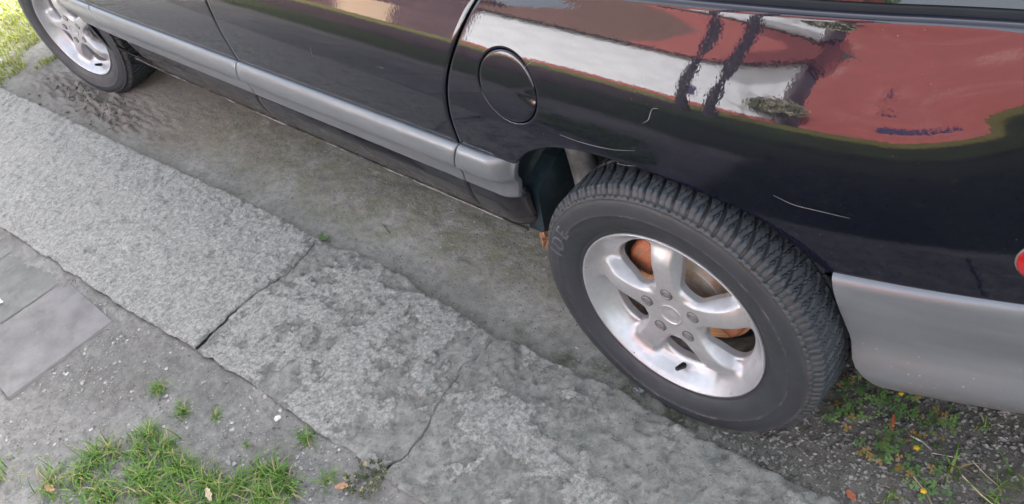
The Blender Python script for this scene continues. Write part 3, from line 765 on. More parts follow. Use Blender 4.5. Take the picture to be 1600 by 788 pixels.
# wheel-arch liners (swept a little inside the lip) with a stiffening fold
def liner(pts, name, cx, depth=.26):
    rows = []
    for (x, z) in pts:
        y0 = float(S(x, z)) + .012 if z >= .45 else max(SY(z) + .036, float(S(x, .45)) + .012)
        rows.append([(x, y0, z), (x + (cx - x) * -.06, y0 + .03, z + (z - .3) * .05 + .004), (x + (cx - x) * -.06, y0 + .12, z + (z - .3) * .05 + .004), (x + (cx - x) * -.04, y0 + depth, z + (z - .3) * .03)])
    P = np.array(rows)
    return mobj(name, P.reshape(-1, 3), gridfaces(len(pts), 4), M_LINER, car)
lp = [(-.412, .30), (-.410, .33), (-.405, .37), (-.396, .43), (-.384, .49), (-.362, .55)]
for a in np.linspace(-.33, .29, 22): lp.append((a, float(lip(a)) + .012))
lp += [(.312, .54), (.335, .48), (.358, .40), (.385, .34), (.43, .30)]
ln = liner(lp, 'arch_liner', 0)
mb = MB()    # a boxed-in corner low in the front of the arch
a_ = [(-.392, .085, .285), (-.384, .085, .415), (-.372, .150, .470), (-.366, .235, .500), (-.378, .245, .285)]
mb.add([(x, y, z) for x, y, z in a_] + [(x - .05, y, z) for x, y, z in a_], [(0, 1, 2, 4), (2, 3, 4), (1, 6, 7, 2), (2, 7, 8, 3), (0, 5, 6, 1)])
mb.obj('liner_box', simple('teal_liner', (0.016, 0.030, 0.038), 0.35, var=0.3, vs=10, dust=((0.10, 0.12, 0.12), 14, 0.5, 0.8)), ln)
mb = MB(); mb.tube([(-.365, .16, .605), (-.335, .165, .56), (-.318, .17, .50), (-.312, .175, .42), (-.312, .18, .33)], [.020, .026, .030, .032, .034], 16); mb.obj('liner_rib', simple('dusty_rib', (0.13, 0.145, 0.145), 0.7, var=0.45, vs=25), ln, True)
fp = [(-3.03 + .40 * math.cos(a), .30 + .40 * math.sin(a)) for a in np.linspace(math.radians(185), math.radians(-5), 30)]
liner(fp, 'arch_liner', -3.03)
# mudflap behind the front wheel
P = []
for z, y0, y1, x in ((.47, .03, .20, -2.655), (.40, .035, .24, -2.640), (.33, .045, .27, -2.622), (.27, .060, .28, -2.607), (.225, .085, .275, -2.597), (.205, .12, .25, -2.592), (.200, .15, .22, -2.590)):
    P.append([(x + .004, y0 + .004, z), (x, y0, z), (x - .006 * 0, y0 + (y1 - y0) * .3, z), (x - .002, y0 + (y1 - y0) * .6, z), (x, y1, z), (x + .005, y1, z)])
P = np.array(P)
mobj('mudflap', P.reshape(-1, 3), gridfaces(len(P), 6), M_FLAPG, car)
# crumbly rust and dirt at the sill end
V = []; F = []
mb = MB()
for k in range(60):
    c = Vector((random.uniform(-.40, -.345), random.uniform(.07, .17), random.uniform(.255, .285))); s_ = random.uniform(.004, .012)
    M = Matrix.Translation(c) @ Euler((random.random() * 3, random.random() * 3, 0)).to_matrix().to_4x4()
    mb.box(-s_, s_, -s_ * .8, s_ * .8, -s_ * .6, s_ * .6, M)
o = mb.obj('rust_crust', M_RUSTY, car); o['kind'] = 'stuff'

# scratches in the lacquer, raised burrs a third of a millimetre high
def scratch(pts, w, name='paint_scratch', parent=None):
    pts = np.array(pts); t_ = np.linspace(0, len(pts) - 1, 30); fx_ = cub(np.arange(len(pts)), pts[:, 0]); fz_ = cub(np.arange(len(pts)), pts[:, 1])
    x = fx_(t_); z = fz_(t_) ; d = np.stack([np.gradient(x), np.gradient(z)], -1); d /= np.linalg.norm(d, axis=1)[:, None]
    ww = .6 * w * np.sin(np.pi * np.linspace(.03, .97, 30)) * (.5 + vnoise(t_ * 3, t_ * 0, 3))
    P = []
    for sgn, oy in ((-1, .0002), (0, -.0004), (1, .0002)):
        xx = x - d[:, 1] * ww * sgn; zz_ = z + d[:, 0] * ww * sgn
        P.append(np.stack([xx, S(xx, zz_) + oy - .0002, zz_], -1))
    P = np.stack(P, 1)
    return mobj(name, P.reshape(-1, 3), gridfaces(30, 3), M_SCR, parent or body)
scratch([(-.012, .766), (-.001, .774), (.003, .786), (.007, .795), (.017, .798)], .0011)
scratch([(-.192, .692), (-.155, .690), (-.113, .692), (-.071, .698), (-.028, .710)], .0007)
scratch([(.212, .700), (.243, .691), (.280, .690), (.322, .689)], .0006)
scratch([(-.268, .792), (-.257, .808), (-.242, .819), (-.229, .826)], .0006)
scratch([(-.30, .715), (-.296, .722), (-.290, .716)], .0008)
scratch([(-.07, .50 + .17), (-.05, .672), (-.03, .678)], .0006)
scratch([(-.95, .68), (-.946, .70), (-.940, .71)], .0006, parent=rd)

# ------------------------------------------------------------------ wheels
NPITCH = 66
def tyre_mesh(per=22, nv=84):
    """tread blocks cut by swept grooves, both shoulders, and the two sidewalls"""
    nu = NPITCH * per
    u = np.arange(nu) / per                                     # in pitches
    # tread section: y across, r
    yt = np.linspace(0.0, 1, nv)
    W0, W1 = .001, .187
    y = W0 + (W1 - W0) * yt
    w = np.abs(yt - .5) * 2                                     # 0 centre .. 1 shoulder
    r = .3180 - .0050 * w ** 2 - .0145 * sstep(.84, 1.0, w) ** 1.6
    U, Wt = np.meshgrid(u, yt, indexing='ij')
    q = np.abs(Wt - .5) * 2; side = np.where(Wt < .5, 0, .5)
    # family A: broad grooves curving from the shoulder towards the rolling direction
    sA = U + side - 1.15 * (1 - q) ** 1.9 - .10 * (1 - q)
    dA = np.abs((sA % 1) - .5)
    tw = .5 * sstep(.02, .14, q)
    gA = 1 - sstep(.080, .130, dA)
    gA = gA * sstep(.05, .16, q)
    # family B: narrower diagonal grooves the other way, crossing them
    sB = U + side + .62 * (1 - q) + .25
    dB = np.abs((sB % 1) - .5)
    gB = (1 - sstep(.022, .050, dB)) * (1 - sstep(.70, .82, q)) * .75
    # fine sipes
    sC = (U * 2 + side * 2 + 1.24 * (1 - q) + .08 * np.sin(q * 46)) + .25
    dC = np.abs((sC % 1) - .5)
    gC = (1 - sstep(.03, .09, dC)) * .6 * (1 - sstep(.86, .95, q)) * sstep(.05, .1, q)
    sD = (U * 4 + side * 2 + 2.4 * (1 - q) + .10 * np.sin(q * 60)) + .5
    gD = 0 * (1 - sstep(.06, .20, np.abs((sD % 1) - .5))) * .22 * (1 - sstep(.80, .9, q)) * sstep(.15, .2, q)
    # short open slots in the shoulder
    sE = U * 2 + side * 2 + .5
    gE = (1 - sstep(.07, .13, np.abs((sE % 1) - .5))) * sstep(.82, .88, q) * .55
    # centre groove
    gF = (1 - sstep(.020, .045, q)) * .9
    g = np.maximum.reduce([gA, gB, gC, gD, gE, gF])
    depth = .0100 * g * (1 - .55 * sstep(.92, 1.0, q))
    wear = (vnoise(U * 7, Wt * 30, 3) - .5) * .0004
    Rr = r[None, :] - depth + wear
    th = U / NPITCH * 2 * np.pi
    # sidewalls
    so = [(.302, -.0020), (.2975, -.0065), (.2945, -.0075), (.2935, -.0068), (.2915, -.0082), (.285, -.0105), (.276, -.0125), (.266, -.0135), (.2632, -.0138), (.2620, -.0146), (.2608, -.0138), (.252, -.0130), (.242, -.0115), (.232, -.0085), (.2235, -.0045), (.2190, -.0015), (.2176, .0000), (.2160, .0000), (.2125, .0010), (.2100, .0025), (.2078, .0035), (.2040, .0060)]
    so = so[::-1]
    ny = len(so)
    Ro = np.array([a for a, b in so]); Yo = np.array([b for a, b in so])
    ro = np.repeat(Ro[None], nu, 0); yo_ = np.repeat(Yo[None], nu, 0)
    nearsh = sstep(.294, .303, Ro)
    ro = ro - nearsh[None] * depth[:, :1] * 1.1
    si = [(.300, .1895), (.285, .197), (.262, .200), (.240, .197), (.215, .187), (.204, .182)]
    ri = np.repeat(np.array([a for a, b in si])[None], nu, 0); yi_ = np.repeat(np.array([b for a, b in si])[None], nu, 0)
    RR = np.concatenate([ro, Rr, ri], 1); YY = np.concatenate([yo_, np.repeat(y[None], nu, 0), yi_], 1)
    T = np.repeat(th[:, :1], RR.shape[1], 1)
    x = RR * np.cos(T); z = RR * np.sin(T)
    # the loaded bottom: flattened on the ground with the sidewall bulging
    fl = np.clip((-.2985 - z) / .02, 0, 1)
    bl = sstep(-.20, -.30, z) * (np.exp(-((RR - .27) / .03) ** 2))
    YY = YY - bl * .006 * (YY < .05)
    z = np.maximum(z, -.2990 - .001 * fl)
    V = np.stack([x, YY, z], -1)
    # sidewall lettering and ribs are separate relief
    return V.reshape(-1, 3), gridfaces(nu, V.shape[1], wrap=True, flip=True)
Vt, Ft = tyre_mesh()
TYRE = mdata('tyre', Vt, Ft, M_RUBBER)

def face_depth(r, a):
    """depth (towards the axle, +y) of the wheel face at radius r and angle a from the spoke centre line (radians, array)"""
    r = np.asarray(r, float); a = np.abs(a)
    dish = np.interp(r, [0, .055, .075, .10, .13, .150, .163, .172, .182, .192, .199, .205], [.013, .0135, .0190, .0250, .0330, .0400, .0430, .0400, .0300, .0165, .007, .001])
    spoke = np.interp(r, [0, .055, .075, .10, .125, .140, .152, .163, .172, .182, .192, .199, .205], [.0130, .0125, .0105, .0085, .0085, .0105, .0150, .0215, .0255, .0240, .0160, .007, .001])
    arc = a * r                                              # distance from the spoke's centre line
    hw = np.interp(r, [0, .055, .075, .10, .13, .16, .18, .2], [.060, .044, .034, .0315, .0325, .037, .044, .05])
    q = np.clip(arc / hw, 0, 1)
    k = .28 * q ** 2 + .72 * sstep(.58, 1.0, q)
    d = spoke * (1 - k) + dish * k
    return d
def rim_mesh():
    V = []; F = []
    def addgrid(P, wrap, flip=False):
        b = len(V); V.extend(P.reshape(-1, 3).tolist()); F.extend((gridfaces(P.shape[0], P.shape[1], flip=flip, wrap=wrap) + b).tolist())
    H0 = math.radians(132)
    for k in range(5):
        hc = H0 + k * math.radians(72)
        # window outline in local polar coords (r, da), symmetric about da = 0
        half = [(.0745, 0), (.0760, 8.5), (.082, 14.8), (.093, 18.0), (.108, 19.6), (.124, 21.0), (.139, 22.0), (.151, 21.6), (.160, 17.8), (.1645, 11.5), (.1655, 5), (.1657, 0)]
        tt = np.linspace(0, len(half) - 1, 60)
        fr = cub(np.arange(len(half)), [h[0] for h in half]); fa = cub(np.arange(len(half)), [h[1] for h in half])
        r = fr(tt); a = np.radians(fa(tt))
        hx = r * np.cos(a); hz = r * np.sin(a)
        hx = np.concatenate([hx, hx[-2:0:-1]]); hz = np.concatenate([hz, -hz[-2:0:-1]])
        n = len(hx); cxl = .122
        # outer boundary: ray from (cxl, 0) through the window point to the sector edge
        dx = hx - cxl; dz = hz.copy(); L = np.hypot(dx, dz); dx /= L; dz /= L
        tb = np.full(n, 9.0)
        for i in range(n):
            c = []
            # circles r = .030 and .204
            for rad in (.030, .2045):
                B = cxl * dx[i]; C = cxl ** 2 - rad ** 2; D = B * B - C
                if D > 0:
                    for s_ in (-B - math.sqrt(D), -B + math.sqrt(D)):
                        if s_ > 1e-6: c.append(s_)
            for sg in (-1, 1):
                ang = sg * math.radians(36); nx, nz = -math.sin(ang), math.cos(ang)
                den = dx[i] * nx + dz[i] * nz
                if abs(den) > 1e-9:
                    s_ = -(cxl * nx) / den
                    if s_ > 1e-6 and (cxl + s_ * dx[i]) > 0: c.append(s_)
            tb[i] = min(c)
        ss = np.concatenate([[0, .02, .05, .09, .14], np.linspace(.2, 1, 18)])
        X_ = hx[:, None] + (cxl + dx * tb - hx)[:, None] * ss[None]; Z_ = hz[:, None] + (dz * tb - hz)[:, None] * ss[None]
        R_ = np.hypot(X_, Z_); A_ = np.arctan2(Z_, X_)
        D_ = face_depth(R_, np.radians(36) - np.abs(A_))
        dist = np.hypot(X_ - hx[:, None], Z_ - hz[:, None])
        D_ = D_ + .0045 * np.clip(1 - dist / .0055, 0, 1) ** 2
        # window wall going inboard
        wallX = np.repeat(hx[:, None], 3, 1); wallZ = np.repeat(hz[:, None], 3, 1)
        cen = np.array([1.0, .985, .97])[::-1][None]
        wallD = D_[:, :1] + np.array([.014, .008, .003])[None]
        wallX = cxl + (wallX - cxl) * cen; wallZ = wallZ * cen
        Xf = np.concatenate([wallX, X_], 1); Zf = np.concatenate([wallZ, Z_], 1); Df = np.concatenate([wallD, D_], 1)
        ca, sa = math.cos(hc), math.sin(hc)
        P = np.stack([Xf * ca - Zf * sa, Df, Xf * sa + Zf * ca], -1)
        addgrid(P, True)
    # centre boss
    th = np.linspace(0, 2 * np.pi, 72, endpoint=False)
    rs = [(.0315, .013), (.0295, .0128), (.0275, .0120), (.0262, .0123), (.0255, .0145), (.0250, .019)]
    P = np.stack([np.stack([r * np.cos(th), 0 * th + d, r * np.sin(th)], -1) for r, d in rs], 1)
    addgrid(P, True, True)
    # rim flange and the outer barrel
    rs = [(.2035, .0018), (.2050, .0002), (.2068, -.0012), (.2085, -.0014), (.2096, -.0002), (.2098, .003), (.2085, .008), (.2030, .012), (.198, .02)]
    th = np.linspace(0, 2 * np.pi, 180, endpoint=False)
    P = np.stack([np.stack([r * np.cos(th), 0 * th + d, r * np.sin(th)], -1) for r, d in rs], 1)
    addgrid(P, True)
    return V, F
Vr, Fr = rim_mesh()
RIM = mdata('rim', Vr, Fr, M_ALLOY)
def lathe(rs, n=64, ang=None):
    th = np.linspace(0, 2 * np.pi, n, endpoint=False)
    P = np.stack([np.stack([r * np.cos(th), 0 * th + d, r * np.sin(th)], -1) for r, d in rs], 1)
    return P.reshape(-1, 3), gridfaces(n, len(rs), wrap=True)
Vb, Fb = lathe([(.170, .052), (.176, .055), (.180, .075), (.184, .12), (.190, .165), (.203, .182), (.206, .184)], 96)
BARREL = mdata('wheel_barrel', Vb, Fb, M_BARREL)
Vd, Fd = lathe([(.004, .080), (.070, .080), (.074, .082), (.0765, .098), (.080, .0985), (.1335, .0985), (.136, .100), (.136, .108), (.1335, .110), (.05, .110)], 96)
DISC = mdata('brake_disc', Vd, Fd, [M_DISC, M_HAT], fmat=None)
fi = np.array([1 if (i % 9) < 3 else 0 for i in range(len(Fd))]); DISC.polygons.foreach_set('material_index', fi)
Vc, Fc = lathe([(.0262, .0135), (.0258, .0112), (.0248, .0102), (.0238, .0106), (.0228, .0120), (.0215, .0128), (.012, .0122), (.0005, .0120)], 64)
CAPM = mdata('centre_cap', Vc, Fc[:, ::-1], M_CAP)
Vk, Fk = lathe([(.0118, .0150), (.0116, .0115), (.0108, .0098), (.0096, .0094), (.0088, .0104), (.0080, .0108), (.0045, .0102), (.0003, .0100)], 28)
BOLT = mdata('wheel_bolt', Vk, Fk[:, ::-1], M_BOLT)
Vs, Fs = lathe([(.0138, .0128), (.0134, .0108), (.0126, .0105), (.0118, .0114), (.0114, .0150)], 28)
SHADE_RING = mdata('bolt_shade_ring', Vs, Fs[:, ::-1], simple('bolt_ring_shade', (0.07, 0.065, 0.06), 0.8))  # dark raised ring, its colour standing for shade around each bolt

def text_on_tyre(txt, a0, rad, size, parent, name='sidewall_lettering', reverse=False):
    cu = bpy.data.curves.new('tmp', 'FONT'); cu.body = txt; cu.size = 1.0; cu.space_character = 1.45; cu.offset = .012
    ob = bpy.data.objects.new('tmp', cu); col.objects.link(ob)
    dg = bpy.context.evaluated_depsgraph_get(); me = bpy.data.meshes.new_from_object(ob.evaluated_get(dg))
    bpy.data.objects.remove(ob)
    bm = bmesh.new(); bm.from_mesh(me)
    bmesh.ops.triangulate(bm, faces=bm.faces[:])
    bmesh.ops.subdivide_edges(bm, edges=bm.edges[:], cuts=2)
    ext = bmesh.ops.extrude_face_region(bm, geom=bm.faces[:])
    top = {v for v in ext['geom'] if isinstance(v, bmesh.types.BMVert)}
    for v in bm.verts:
        raised = v in top
        px, py = v.co.x * size, v.co.y * size
        a = a0 - px / rad; r = rad + py - size * .35
        ysurf = float(np.interp(r, [.242, .252, .266, .276, .285, .2915], [-.0115, -.0130, -.0135, -.0125, -.0105, -.0082]))
        v.co = Vector((r * math.cos(a), ysurf - (.0011 if raised else -.0005), r * math.sin(a)))
    bmesh.ops.recalc_face_normals(bm, faces=bm.faces[:])
    out = bpy.data.meshes.new(name); bm.to_mesh(out); bm.free(); out.materials.append(M_LETTER)
    o = bpy.data.objects.new(name, out); col.objects.link(o); o.parent = parent
    return o
M_LETTER = simple('letter_rubber', (0.055, 0.062, 0.078), 0.5, var=0.15)

def make_wheel(loc, yaw, spin, label, front=False):
    w = bpy.data.objects.new('wheel', BARREL); put(w, car)
    w.matrix_basis = Matrix.Translation(loc) @ Matrix.Rotation(yaw, 4, 'Z')
    w['label'] = label
    def sub(name, me, M=Matrix.Identity(4)):
        o = bpy.data.objects.new(name, me); col.objects.link(o); o.parent = w; o.matrix_basis = M; return o
    Sp = Matrix.Rotation(-math.radians(spin), 4, 'Y')
    sub('tyre', TYRE); sub('rim', RIM, Sp); sub('centre_cap', CAPM)
    for k in range(5):
        a = math.radians(24 + spin + 72 * k)
        bolt = sub('wheel_bolt', BOLT, Matrix.Translation((.0565 * math.cos(a), -.0005, .0565 * math.sin(a))))
    for k in range(5):
        a = math.radians(24 + spin + 72 * k); sub('bolt_shade_ring', SHADE_RING, Matrix.Translation((.0565 * math.cos(a), -.0002, .0565 * math.sin(a))))
    sub('brake_disc', DISC)
    # caliper hugging the disc
    n = 14
    for (a0, a1, r0, r1, y0, y1) in ((130, 175, .085, .150, .072, .135) if not front else (150, 200, .085, .150, .072, .135), (-40, -12, .085, .128, .070, .094)):
        vs_ = []; mb = MB()
        for i in range(n):
            a = math.radians(a0 + (a1 - a0) * i / (n - 1)); tap = .006 * (abs(i / (n - 1) - .5) * 2) ** 4
            for (r, y) in ((r0 + tap, y0 + .004), (r0 + .006, y0), (r1 - .010, y0), (r1 - tap, y0 + .010), (r1 - tap, y1), (r0 + tap, y1)):
                vs_.append((r * math.cos(a), y + tap, r * math.sin(a)))
        P = np.array(vs_).reshape(n, 6, 3)
        f = gridfaces(n, 6, flip=True).tolist() + [[0, 1, 2, 3, 4, 5], [(n - 1) * 6 + k for k in (5, 4, 3, 2, 1, 0)]] + [[i * 6 + 5, i * 6, (i + 1) * 6, (i + 1) * 6 + 5] for i in range(n - 1)]
        mb.add(P.reshape(-1, 3).tolist(), f)
        mb.obj('brake_caliper' if y1 > .1 else 'caliper_bracket', M_CALIPER, w, True, True)
    # valve
    mb = MB(); a = math.radians(-88 + (spin if front else 0)); ca, sa = math.cos(a), math.sin(a)
    pr = lambda r, y: (r * ca, y, r * sa)
    mb.tube([pr(.181, .034), pr(.176, .026), pr(.168, .012), pr(.166, .008)], [.0072, .0066, .0052, .0046], 14)
    mb.obj('valve', M_BLACK, w, True, True)
    # stick-on balance weights inside the barrel
    for k in range(6):
        mbw = MB(); a = math.radians(-104 + 7.0 * k)
        M = Matrix.Rotation(-a, 4, 'Y')
        mbw.box(.1725, .1765, .068, .088, -.0098, .0098, M); mbw.obj('balance_weight', M_WEIGHT, w, False, True)
    # back plate
    V_, F_ = lathe([(.02, .125), (.150, .125), (.152, .118)], 48)
    mobj('back_plate', V_, F_, M_BLACK, w, True, local=True)
    return w
WR = make_wheel((0, 0, .300), 0, 0, 'rear alloy wheel with deep all-weather tread')
WF = make_wheel((-3.029, .0625, .300), .1888, 0, 'front alloy wheel turned slightly outward', True)
text_on_tyre('IDE', math.radians(166), .270, .046, [c for c in WR.children if c.name.startswith('tyre')][0])

# ------------------------------------------------------------------ grass, weeds, stones, leaves
def blades(name, roots, hmin, hmax, width, mat, lean=.6, flat=.0, label=None, cat=None, group=None, kind=None, dryp=.06, origin=(0, 0, 0)):
    """bent grass blades, each a tapering strip folded along its middle"""
    V = []; F = []; T = []
    for (x, y, z) in roots:
        h = random.uniform(hmin, hmax) ; a = random.uniform(0, 2 * math.pi); ln = random.uniform(.15, 1) * lean
        tone = random.random() * .88 if random.random() > dryp else .97
        dx, dy = math.cos(a), math.sin(a); px, py = -dy, dx
        w = width * random.uniform(.6, 1.2); n = 5; b = len(V)
        bend = random.uniform(.3, 1.3) * lean; tw = random.uniform(-.8, .8)
        cx, cy, cz = x, y, z; ang = ln * .5
        for i in range(n + 1):
            s_ = i / n; ww = w * (1 - s_ ** 1.6) + .00012
            c_a, s_a = math.cos(tw * s_), math.sin(tw * s_)
            qx, qy = px * c_a + dx * s_a, py * c_a + dy * s_a
            V += [(cx - qx * ww, cy - qy * ww, cz), (cx + qx * ww, cy + qy * ww, cz)]; T += [tone] * 2
            st = h / n; cx += dx * math.sin(ang) * st; cy += dy * math.sin(ang) * st; cz += math.cos(ang) * st; ang = min(ang + bend * .55, 1.75 + flat)
            cz = max(cz, z + .001)
        for i in range(n): F.append((b + 2 * i, b + 2 * i + 1, b + 2 * i + 3, b + 2 * i + 2))
    V = [(a - origin[0], b - origin[1], c - origin[2]) for a, b, c in V]
    o = mobj(name, V, F, mat, None, True, attrs={'tone': T}); o.location = origin
    return tag(o, label, cat, group, kind)
gh = lambda x, y: float(ground_h(np.array([x]), np.array([y]))[0])
def disc_roots(cx, cy, rx, ry, n, rot=0.0):
    out = []
    for _ in range(n):
        a = random.uniform(0, 2 * math.pi); r = abs(random.gauss(0, .5)); r = min(r, 1.3)
        u, v = rx * r * math.cos(a), ry * r * math.sin(a)
        x = cx + u * math.cos(rot) - v * math.sin(rot); y = cy + u * math.sin(rot) + v * math.cos(rot)
        out.append((x, y, gh(x, y) - .002))
    return out
# the ragged grass at the foot of the kerb: dense clumps joined into one patch
R_ = []
for (cx, cy, rx, ry, n) in [(-1.10, -.885, .07, .05, 170), (-1.03, -.84, .06, .05, 170), (-.98, -.80, .06, .04, 220), (-.95, -.87, .09, .06, 420), (-.88, -.80, .06, .05, 320), (-.86, -.88, .09, .06, 420),
                            (-.78, -.78, .07, .04, 320), (-.80, -.86, .08, .06, 380), (-.72, -.74, .05, .04, 200), (-.70, -.80, .08, .05, 340), (-.64, -.72, .06, .04, 260), (-.62, -.78, .07, .05, 260), (-1.10, -.97, .09, .06, 260), (-1.0, -.96, .10, .06, 360), (-.9, -.98, .1, .06, 300), (-.76, -.93, .1, .05, 300),
                            (-1.16, -1.03, .08, .05, 160), (-1.0, -1.06, .14, .06, 300), (-.8, -1.02, .14, .06, 300), (-.62, -.86, .08, .05, 180), (-.57, -.73, .05, .04, 160), (-.66, -.66, .05, .035, 170), (-.60, -.67, .05, .04, 150), (-.70, -.69, .05, .03, 150), (-1.12, -.92, .06, .04, 160), (-1.06, -.80, .05, .02, 90), (-1.05, -.79, .05, .03, 90), (-1.3, -1.12, .1, .07, 140)]:
    R_ += disc_roots(cx, cy, rx, ry, int(n * .47))
VG = []
for _ in range(5200):
    x = random.uniform(-.28, 1.4); y = random.uniform(-1.9, -.56)
    if x < -.05 and y > -.62: continue
    VG.append((x, y, gh(x, y) - .002))
blades('verge_grass', VG, .02, .06, .0028, M_MOSS, .9, kind='stuff')
blades('grass_patch', R_, .025, .078, .0017, M_BLADE, 1.0, .15, kind='stuff', dryp=.14)
TG = None
for (cx, cy, rx, ry, n, hm, lab) in [
    (-1.178, -.70, .035, .022, 95, .05, 'green grass tuft alone on the bare dirt, nearest the lavender paving tile'),
    (-1.045, -.70, .040, .024, 80, .045, 'sparse olive grass tuft on dirt between the lone tuft and the grass patch'),
    (-.955, -.655, .035, .016, 42, .04, 'thin low grass tuft on dirt closest to the kerb joint'),
    (-.800, -.66, .020, .010, 16, .028, 'tiny flattened grass sprig on dirt left of the white chip'),
    (-.675, -.560, .030, .022, 75, .05, 'small grass tuft with dry straw top growing against the kerb edge'),
    (-.545, -.600, .030, .030, 40, .065, 'loose trailing grass tuft left of the dark weed by the kerb')]:
    blades('grass_tuft', disc_roots(cx, cy, rx, ry, n), .02, hm, .0011, M_BLADE, 1.1, .2, lab, 'grass tuft', 'grass tufts on the dirt beside the kerb', dryp=.12, origin=(cx, cy, 0))
R_ = []
for _ in range(26000):
    x = random.uniform(-7.2, -3.7); y = random.uniform(-.25, 1.6)
    if vnoise(np.array(x * 4.), np.array(y * 4.), 2) * .8 + (-x - 3.9) * .7 < .35: continue
    R_.append((x, y, -.004))
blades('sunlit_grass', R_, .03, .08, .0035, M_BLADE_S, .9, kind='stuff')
# small weed in the joint
def leafy(name, c, n, rad, size, mat, label, cat, group=None, up=.02, stem=True, yellow=0):
    V = []; F = []; T = []
    e = None
    for k in range(n):
        a = random.uniform(0, 2 * math.pi); r = rad * math.sqrt(random.random()); x = r * math.cos(a); y = r * math.sin(a); z = up * random.uniform(.3, 1.1) * (1.1 - .5 * r / rad)
        s_ = size * random.uniform(.6, 1.2); yaw = random.uniform(0, 6.28); tone = random.random() * .85 if random.random() > .12 else .96
        tilt = random.uniform(.1, .6)
        for j in range(3 if stem else 1):
            aa = yaw + j * 2.094
            M = Matrix.Translation((x, y, z)) @ Matrix.Rotation(tilt, 4, 'X') @ Matrix.Rotation(aa, 4, 'Z')
            b = len(V)
            lobe = [(0, 0, 0), (-.38, .45, .05), (-.55, .85, .02), (-.28, 1.06, .0), (0, .92, -.06), (.28, 1.06, 0), (.55, .85, .02), (.38, .45, .05)]
            V += [tuple(M @ (Vector(p) * s_)) for p in lobe]; T += [tone] * 8
            F += [(b, b + 1, b + 2, b + 4), (b + 2, b + 3, b + 4), (b, b + 4, b + 6, b + 7), (b + 4, b + 5, b + 6)]
        b = len(V); V += [(x - .0005, y, z), (x + .0005, y, z), (x * .3, y * .3, -.01)]; T += [tone] * 3; F.append((b, b + 1, b + 2))
    o = mobj(name, V, F, mat, None, True, attrs={'tone': T}); o.location = (c[0], c[1], gh(c[0], c[1]))
    return tag(o, label, cat, group)
leafy('weed', (-1.246, -.060, 0), 9, .014, .0085, M_CLOVER, 'tiny bright green weed sprouting where the kerb joint meets the dirt lane', 'weed', up=.022)
leafy('dark_weed', (-.462, -.548, 0), 70, .050, .0060, M_MOSS, 'dark bushy weed with tiny leaves at the kerb crack end, a dry leaf on it', 'weed', up=.03)
def clover(c, n, rad, label, size=.0075, up=.03):
    return leafy('clover_plant', c, int(n * 1.9), rad * 1.15, size, M_CLOVER, label, 'clover', 'clover plants under the rear bumper', up=up)
clover((.318, .225), 20, .045, 'clover clump closest to the rear tyre, under the bumper corner')
clover((.305, .165), 10, .030, 'clover clump with brownish leaves in front of the bumper corner clump')
c1 = clover((.385, .262), 16, .035, 'clover clump with an orange flower tucked under the bumper edge')
clover((.425, .215), 26, .050, 'small-leaved pale green clover mat in the middle of the gravel', .0045, .018)
clover((.470, .262), 14, .030, 'upright light green clover at the right of the pale mat', .006, .03)
c2 = clover((.425, .150), 18, .045, 'dark clover clump beside the grey twig, with a yellow flower')
clover((.50, .10), 14, .045, 'clover clump near the lower right corner with a yellow bud')
clover((.385, .115), 8, .03, 'sparse clover in the gravel left of the yellow bud')
for (x, y, up, lab) in ((.380, .262, .035, 'orange clover flower under the bumper edge'), (.452, .162, .025, 'yellow clover flower beside the grey twig'), (.497, .081, .02, 'yellow flower bud near the lower right corner')):
    mb = MB()
    for k in range(5):
        a = k * 1.2566; M = Matrix.Rotation(a, 4, 'Z') @ Matrix.Rotation(-.35, 4, 'X')
        mb.add([M @ Vector(p) for p in ((0, 0, 0), (-.0024, .0035, 0), (-.0016, .0062, .0004), (.0016, .0062, .0004), (.0024, .0035, 0))], [(0, 4, 3, 2, 1)])
    o = mb.obj('flower', M_YEL); o.location = (x, y, gh(x, y) + up); tag(o, lab, 'flower', 'flowers in the gravel')
for (cx, cy, n, h, lab) in ((.520, .165, 14, .08, 'arching grass sprout with straw stems on the gravel'), (.610, .215, 10, .09, 'broad-leaved grass sprout at the right edge of the gravel'), (.595, .135, 12, .08, 'curved grass sprout in the lower right corner'), (.455, .050, 26, .03, 'short grass tuft on gravel at the bottom edge'), (.535, .290, 12, .035, 'short grass tuft under the middle of the bumper'), (.60, .18, 10, .05, 'green sprout low beside the broad-leaved one')):
    blades('grass_sprout', disc_roots(cx, cy, .02, .02, n), h * .5, h, .0017, M_BLADE, 1.0, .15, lab, 'grass sprout', 'grass sprouts on the gravel', dryp=.3, origin=(cx, cy, 0))

